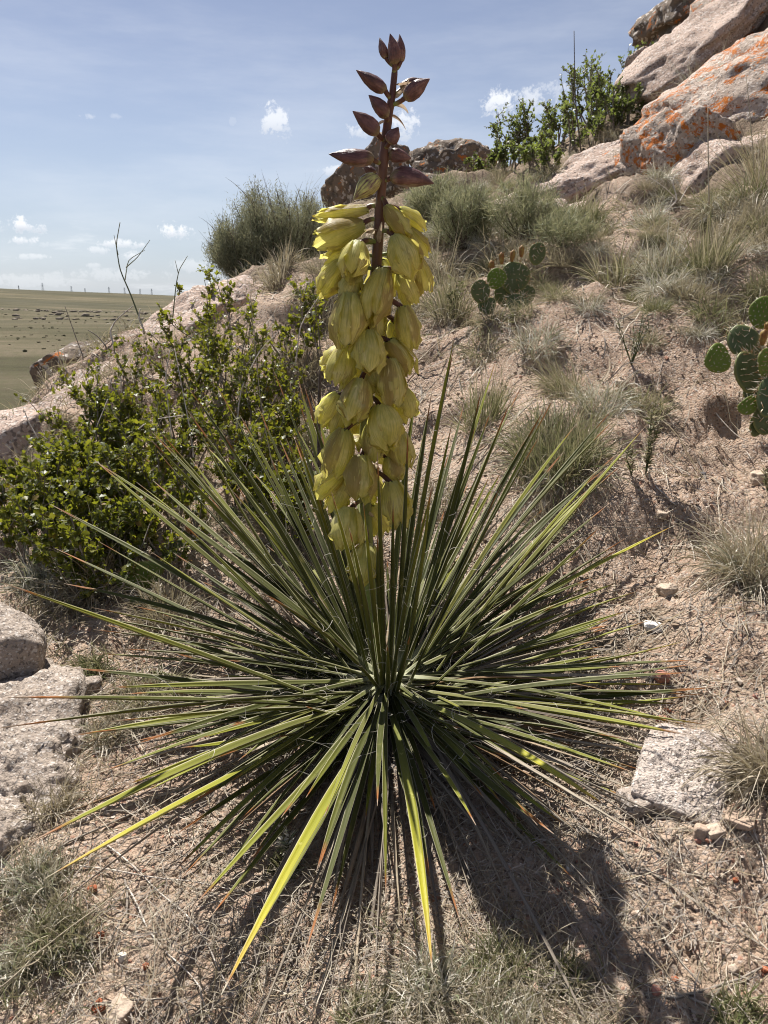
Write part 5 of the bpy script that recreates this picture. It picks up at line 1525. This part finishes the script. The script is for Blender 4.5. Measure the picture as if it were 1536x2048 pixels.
for i, (lst, lab, sp) in enumerate(sky_sh):
    bb = []
    for (px, py, top) in lst:
        for rep in range(2):
            pxx = px + random.uniform(-14, 14)
            q = on(pxx, py + 12)
            if dist(q) > 9: q = P(pxx, py, 6.0)
            bb.append((q[0], q[1], (py + 12 - top) * pxm(q) * .95))
    leafy_shrub(bb, 1.0, lab, M_LEAF2, .023, 70 + i, nparts=0, twigs=11, leaves=9, stemr=.007, spread=.28, group='shrubs on the ridge')

# ------------------------------------------------------------------ sagebrush and rabbitbrush
def feathery(base, h, wd, n, label, mat, seed, stems=40, plume=160, seedstalks=30, lean=(0, 0), leafL=.017, leafW=.0028, name='sagebrush', hole=0.0, cat='shrub', group=None):
    r_ = np.random.default_rng(seed)
    base = np.array(base); o = empty(name, base, label, cat, group)
    ac = Acc(); RP = []; RD = []; SR = []; SD = []
    for i in range(stems):
        a = r_.uniform(0, 6.28); rr = math.sqrt(r_.random()) * wd * .5
        tgt = np.array([rr * math.cos(a) + lean[0] * h, rr * math.sin(a) + lean[1] * h, h * (1 - .45 * (rr / (wd * .5)) ** 2) * r_.uniform(.6, 1.0)])
        root = np.array([r_.normal(0, wd * .05), r_.normal(0, wd * .05), 0])
        s = np.linspace(0, 1, 8)[:, None]
        pts = root + (tgt - root) * s + np.array([0, 0, 1]) * (-.12 * h) * np.sin(np.pi * s) + r_.normal(0, .012 * h, (8, 3)) * s
        tube(ac, pts, np.linspace(.006, .0018, 8) * h * 1.6, 5)
        m_ = plume
        f_ = r_.beta(3.6, .9, m_); idx = np.clip((f_ * 7).astype(int), 0, 6)
        pp = pts[idx] + (pts[idx + 1] - pts[idx]) * r_.random((m_, 1)) + r_.normal(0, .035 * h + .006, (m_, 3))
        RP.append(pp); RD.append(r_.normal(0, .85, (m_, 3)) + np.array([0, 0, .55]) + unit(pts[-1] - pts[-2]) * .5)
        if i < seedstalks:
            SR.append(pts[-1] - (pts[-1] - pts[-2]) * .5); SD.append(unit(pts[-1] - pts[-2]) + r_.normal(0, .25, 3) + np.array([0, 0, .8]))
    ac.build('branches', M_BARK, o)
    RP = np.concatenate(RP); RD = np.concatenate(RD)
    V, F, D = ribbons(RP, RD, leafL * r_.uniform(.6, 1.4, len(RP)), leafW, seg=2, grav=0, bend=0, wob=.3, seed=seed)
    tag(mesh_np('foliage', V, F, mat, D, True, o), kind='stuff')
    if SR:
        SR = np.repeat(np.array(SR), 3, 0); SD = np.repeat(np.array(SD), 3, 0) + r_.normal(0, .15, (len(SR), 3))
        V, F, D = ribbons(SR, SD, h * r_.uniform(.15, .38, len(SR)), .0032 * h * 2, seg=6, grav=.3, bend=.4, wob=.15, seed=seed + 1)
        mesh_np('seed_stalks', V, F, M_TWIG, D, True, o)
    return o
feathery(P(570, 575, 3.9), .55, .66, 0, 'grey green sagebrush on the left skyline, the bigger right half', M_SAGE, 81, stems=90, plume=460, lean=(-.05, 0))
feathery(P(515, 575, 3.8), .42, .38, 0, 'lower grey green sagebrush leaning out over the pale ledge', M_SAGE, 82, stems=60, plume=460, lean=(-.12, 0))
feathery(P(630, 560, 4.2), .44, .50, 0, 'shaded sagebrush next to the dark rock ramp', M_SAGE, 83, stems=50, plume=300)
feathery(P(462, 545, 3.7), .26, .16, 0, 'small rounded sagebrush sprig farthest left on the skyline', M_SAGE, 84, stems=12, plume=460, seedstalks=8)
feathery(on(930, 500), .24, .26, 0, 'feathery green rabbitbrush right of the flower spike', M_RABB, 85, stems=60, plume=90, leafL=.035, leafW=.0022, name='rabbitbrush', seedstalks=20)
feathery(on(880, 450), .20, .30, 0, 'taller feathery rabbitbrush behind, below the ridge outcrop', M_RABB, 86, stems=60, plume=90, leafL=.04, leafW=.0028, name='rabbitbrush', seedstalks=20)
feathery(on(1050, 490), .22, .30, 0, 'pale green rabbitbrush left of the cracked rock shelf', M_RABB, 87, stems=50, plume=90, leafL=.035, leafW=.0024, name='rabbitbrush', seedstalks=15)
feathery(on(1130, 500), .12, .22, 0, 'low green brush above the terrace grass', M_RABB, 88, stems=30, plume=80, leafL=.028, leafW=.0022, name='rabbitbrush', seedstalks=6)

tuft(985, 640, 45, 110, 260, 'arch', M_DRY, 'straw and grass around the foot of the small prickly pear', 55, 1.2, mat2=M_GRN)
tuft(1045, 630, 35, 80, 160, 'low', M_MIX, 'low grass right of the foot of the small prickly pear', 56, 1.2)
# small upright herbs
def herb(px, py, top, wpx, label, seed, stems=4, n=42, mat=M_MIX, LL=.016, LW=.0032):
    q = on(px, py); s = pxm(q); h = (py - top) * s
    r_ = np.random.default_rng(seed)
    o = empty('small_herb', q, label, 'plant')
    ac = Acc(); RP = []; RD = []
    for i in range(stems):
        tgt = np.array([r_.normal(0, wpx * s * .4), r_.normal(0, .01), h * r_.uniform(.6, 1)])
        ss = np.linspace(0, 1, 7)[:, None]
        pts = tgt * ss + r_.normal(0, .003, (7, 3)) * ss
        tube(ac, pts, np.linspace(.0014, .0006, 7), 5)
        f_ = r_.uniform(.15, 1, n); idx = np.clip((f_ * 6).astype(int), 0, 5)
        RP.append(pts[idx] + (pts[idx + 1] - pts[idx]) * r_.random((n, 1)))
        a = r_.uniform(0, 6.28, n); RD.append(np.stack([np.cos(a), np.sin(a), r_.uniform(.3, 1.4, n)], -1))
    ac.build('stem', M_GRN, o)
    RP = np.concatenate(RP); RD = np.concatenate(RD)
    V, F, D = ribbons(RP, RD, LL * r_.uniform(.6, 1.2, len(RP)), LW, seg=3, grav=.4, seed=seed, fold=True)
    tag(mesh_np('foliage', V, F, mat, D, True, o), kind='stuff')
herb(1290, 960, 822, 34, 'upright green herb with narrow leaves standing alone on the bare soil', 91)
herb(1262, 960, 890, 20, 'shorter stem of green herb just left of the upright one', 92, 2, 30)
herb(1262, 740, 625, 60, 'sparse pale green herb above the grassy mound', 93, 8, 22, M_GREY, .012, .0026)
herb(905, 640, 560, 36, 'leafy sprig with yellow green leaves right of the flower spike', 94, 5, 18, M_GRN, .018, .006)
herb(570, 1720, 1660, 30, 'tiny grey green herb under the front yucca leaves', 95, 6, 24, M_GREY, .012, .003)
herb(1535, 985, 930, 24, 'small green sprout on top of the hairy grass mound', 96, 3, 20)

# ------------------------------------------------------------------ prickly pears
def pad_mat(name, c0, c1, tcol, tr):
    m, k, out = new_mat(name)
    p = objpos(k)
    n = k.noise(p, 40, 4, .6)
    c = k.ramp(n, [(.3, c0), (.7, c1)])
    u, v, r_ = attr(k)
    c = k.mix(k.mrange(u, .80, 1.0, 0, .35), c, (.30, .28, .08))
    c = k.mix(k.math('MULTIPLY', k.mrange(n, .62, .75), .6), c, (.22, .20, .10))
    leafy(k, out, c, tcol, tr, .5, .35, k.bump(n, .3, .003))
    return m
M_PADG = pad_mat('prickly_pear_skin', (.060, .085, .030), (.10, .13, .055), (.12, .16, .02), .10)
M_PADY = pad_mat('young_pad_skin', (.085, .14, .022), (.14, .20, .035), (.25, .32, .02), .30)
m, k, out = new_mat('cactus_bud'); n = k.noise(geopos(k), 90, 3, .6)
k.t.links.new(princ(k, k.ramp(n, [(.35, (.20, .075, .025)), (.65, (.27, .19, .045))]), .6, .3).outputs[0], out.inputs[0]); M_CB = m
m, k, out = new_mat('spine'); n = k.noise(geopos(k), 120, 2, .6)
k.t.links.new(princ(k, k.ramp(n, [(.4, (.40, .22, .10)), (.55, (.72, .66, .52))]), .5, .4).outputs[0], out.inputs[0]); M_SPINE = m
m, k, out = new_mat('areole'); 
k.t.links.new(princ(k, (.30, .17, .06), .9, .1).outputs[0], out.inputs[0]); M_ARE = m
def pad(parent, org, px, py, wpx, hpx, tilt, t, yaw, mat, seed, young=False):
    r_ = np.random.default_rng(seed)
    C = P(px, py, t); s = pxm(C); W = wpx * s * .5; H = hpx * s * .5; T = min(W, H) * .17
    nu, nv = 28, 14
    ph = np.linspace(0, 2 * np.pi, nu, endpoint=False)[None]; th = np.linspace(0, np.pi, nv)[:, None]
    # axis of the pad's flat face = y; outline in x,z
    rr = np.sin(th) ; yy = np.cos(th)
    eg = 1 + .17 * np.sin(ph)                     # wider above
    X_ = rr ** .80 * np.cos(ph) * eg * (1 + .05 * np.sin(2 * ph + seed)); Z_ = rr ** .80 * np.sin(ph) * (1 + .05 * np.cos(3 * ph + seed))
    Y_ = np.sign(yy) * np.abs(yy) ** .7 + 0 * ph
    V = np.stack([X_ * W, Y_ * T, Z_ * H], -1).reshape(-1, 3)
    V = V + unit(V / np.array([W, T, H])) * (T * .16 * fbm(V / W * 2 + seed, 2))[:, None]
    V[:, 1] += .12 * T * np.sin(V[:, 0] / W * 2 + seed) * 2
    D = np.zeros((nv, nu, 3)); D[..., 0] = rr; D[..., 1] = yy; D[..., 2] = r_.random()
    Rm_ = Matrix.Rotation(yaw, 3, 'Z') @ Matrix.Rotation(R(-10 + r_.normal(0, 8)), 3, 'X') @ Matrix.Rotation(tilt, 3, 'Y')
    M = np.array(Rm_).T
    o = mesh_np('pad', V @ M, grid_faces(nv, nu, True), mat, D.reshape(-1, 3), True, parent)
    o.location = C - org
    # areoles: little knobs with spines, on both faces and round the rim
    ax = []; nn = []
    st = .0135 if not young else .009
    for side in (-1, 1):
        for i, gx in enumerate(np.arange(-W, W, st)):
            for j, gz_ in enumerate(np.arange(-H, H, st)):
                x_ = gx + (st / 2 if j % 2 else 0); q = (x_ / W) ** 2 + (gz_ / H) ** 2
                if q < .80: ax.append((x_, side * T * (1 - q) ** .40, gz_)); nn.append((x_ / W * .4, side, gz_ / H * .4))
    for a in np.arange(-.3, math.pi + .3, st * .75 / max(W, H)):
        ax.append((W * math.cos(a) * (1 + .10 * math.sin(a)) * .97, 0, H * math.sin(a) * .97)); nn.append((math.cos(a), 0, math.sin(a)))
    ax = np.array(ax); nn = unit(np.array(nn)); n = len(ax)
    V0, F0 = ICO[1]
    kr = .0011 if not young else .0009
    Vk = (V0[None] * kr + ax[:, None] * 1.0).reshape(-1, 3) @ M
    mesh_np('areoles', Vk, (F0[None] + (np.arange(n) * len(V0))[:, None, None]).reshape(-1, 3), M_ARE, None, True, o)
    k_ = 3 if not young else 2
    rt = np.repeat(ax, k_, 0); dn = np.repeat(nn, k_, 0) + r_.normal(0, .45, (n * k_, 3)) + np.array([0, 0, -.15 if not young else .2])
    Ls = (r_.uniform(.008, .024, n * k_) if not young else r_.uniform(.003, .009, n * k_))
    keep = r_.random(n * k_) < (.55 if not young else .95)
    rim = np.repeat(np.abs(nn[:, 1]) < .2, k_); keep |= rim & (r_.random(n * k_) < .8)
    rt = rt[keep]; dn = dn[keep]; Ls = Ls[keep]
    ac = Acc(); d_ = unit(dn); a_ = unit(np.cross(d_, [.3, .4, .8])); b_ = np.cross(d_, a_); w_ = .0009
    pts = np.stack([rt + a_ * w_, rt - a_ * w_ * .5 + b_ * w_ * .87, rt - a_ * w_ * .5 - b_ * w_ * .87, rt + d_ * Ls[:, None]], 1)
    nS = len(rt); FF = (np.array([(0, 1, 3), (1, 2, 3), (2, 0, 3)])[None] + (np.arange(nS) * 4)[:, None, None]).reshape(-1, 3)
    mesh_np('spines', pts.reshape(-1, 3) @ M, FF, M_SPINE, None, False, o)
    return o
def cbud(parent, org, px, py, wpx, hpx, t, seed):
    C = P(px, py, t); s = pxm(C); ac = Acc(); r_ = np.random.default_rng(seed)
    z = np.linspace(-.5, .5, 8)
    tube(ac, np.stack([.1 * z * r_.normal() * hpx * s, 0 * z, z * hpx * s], 1), np.interp(z, [-.5, -.2, .2, .4, .5], [.5, .85, 1, .9, .3]) * wpx * s * .5, 10)
    V, F, D = ribbons(np.stack([r_.normal(0, wpx * s * .25, 14), r_.normal(0, wpx * s * .25, 14), r_.uniform(-.3, .5, 14) * hpx * s], -1), r_.normal(0, .6, (14, 3)) + np.array([0, 0, 1]), hpx * s * .45, .0018, seg=2, seed=seed)
    ac.add(V, F, None, D)
    o = ac.build('flower_bud', M_CB, parent); o.location = C - org
q = on(1490, 868)
o = empty('prickly_pear', q, 'large prickly pear with many spiny pads at the right edge', 'cactus', 'prickly pears')
for i, (px, py, w_, h_, ti, t_, yw, yg) in enumerate([(1436, 718, 64, 58, -.9, 1.50, .25, 1), (1484, 681, 60, 64, .2, 1.56, -.2, 0), (1496, 745, 66, 84, -.15, 1.54, .3, 0), (1526, 626, 52, 66, .1, 1.58, -.3, 1),
                                              (1532, 728, 46, 62, .1, 1.50, .5, 1), (1541, 792, 52, 86, .15, 1.48, -.5, 0), (1496, 812, 46, 34, -.6, 1.50, .1, 1), (1560, 690, 60, 70, 0, 1.6, .2, 0), (1575, 770, 60, 90, .2, 1.52, 0, 0), (1512, 700, 50, 60, .1, 1.62, .6, 0), (1518, 790, 56, 64, -.1, 1.60, -.4, 0), (1530, 840, 52, 60, .1, 1.52, .1, 0), (1540, 750, 60, 70, 0, 1.62, .2, 0), (1515, 850, 44, 46, .2, 1.54, .3, 0)]):
    pad(o, q, px, py, w_, h_, ti, t_, yw, M_PADY if yg else M_PADG, 300 + i, bool(yg))
cbud(o, q, 1527, 675, 15, 30, 1.52, 1); cbud(o, q, 1534, 655, 12, 20, 1.55, 2)
q = on(1010, 605)
o = empty('prickly_pear', q, 'small prickly pear with orange buds in the middle of the slope', 'cactus', 'prickly pears')
for i, (px, py, w_, h_, ti, t_, yw, yg) in enumerate([(1030, 556, 62, 62, .1, 2.12, .1, 0), (993, 558, 38, 42, .2, 2.06, -.2, 1), (961, 584, 38, 46, -.1, 2.05, .2, 0), (1074, 508, 34, 44, .25, 2.13, .2, 0), (1010, 592, 44, 44, .0, 2.14, 0, 0), (1052, 588, 44, 40, .3, 2.2, .4, 0), (975, 612, 40, 34, -.3, 2.08, .1, 0), (1035, 606, 46, 34, .1, 2.1, -.2, 0)]):
    pad(o, q, px, py, w_, h_, ti, t_, yw, M_PADY if yg else M_PADG, 320 + i, bool(yg))
for i, (a, b) in enumerate([(1003, 517), (1025, 512), (1043, 503), (984, 533)]): cbud(o, q, a, b, 11, 22, 2.1, 5 + i)
q = on(400, 1180)
o = empty('prickly_pear', q, 'prickly pear clump half hidden behind the left yucca leaves', 'cactus', 'prickly pears')
for i, (px, py, w_, h_, ti, t_, yw, yg) in enumerate([(281, 1153, 96, 62, -.3, 1.38, .15, 1), (357, 1110, 60, 62, .1, 1.46, .4, 0), (460, 1046, 62, 68, -.1, 1.56, -.3, 0), (548, 1095, 52, 62, .1, 1.52, .5, 0), (505, 1022, 48, 56, .2, 1.60, .1, 0),
                                              (410, 1112, 50, 54, .2, 1.52, -.2, 0), (612, 975, 50, 56, -.1, 1.62, .2, 0), (296, 1206, 70, 36, .1, 1.34, 0, 0), (640, 1060, 50, 60, .0, 1.60, .3, 0), (520, 965, 44, 50, .1, 1.65, .2, 0), (480, 1120, 56, 60, 0, 1.50, .1, 0)]):
    pad(o, q, px, py, w_, h_, ti, t_, yw, M_PADY if yg else M_PADG, 340 + i, bool(yg))
for i, (a, b) in enumerate([(378, 1055), (584, 1003), (610, 1040), (620, 1050), (317, 1105), (590, 985)]): cbud(o, q, a, b, 15, 28, 1.5, 15 + i)
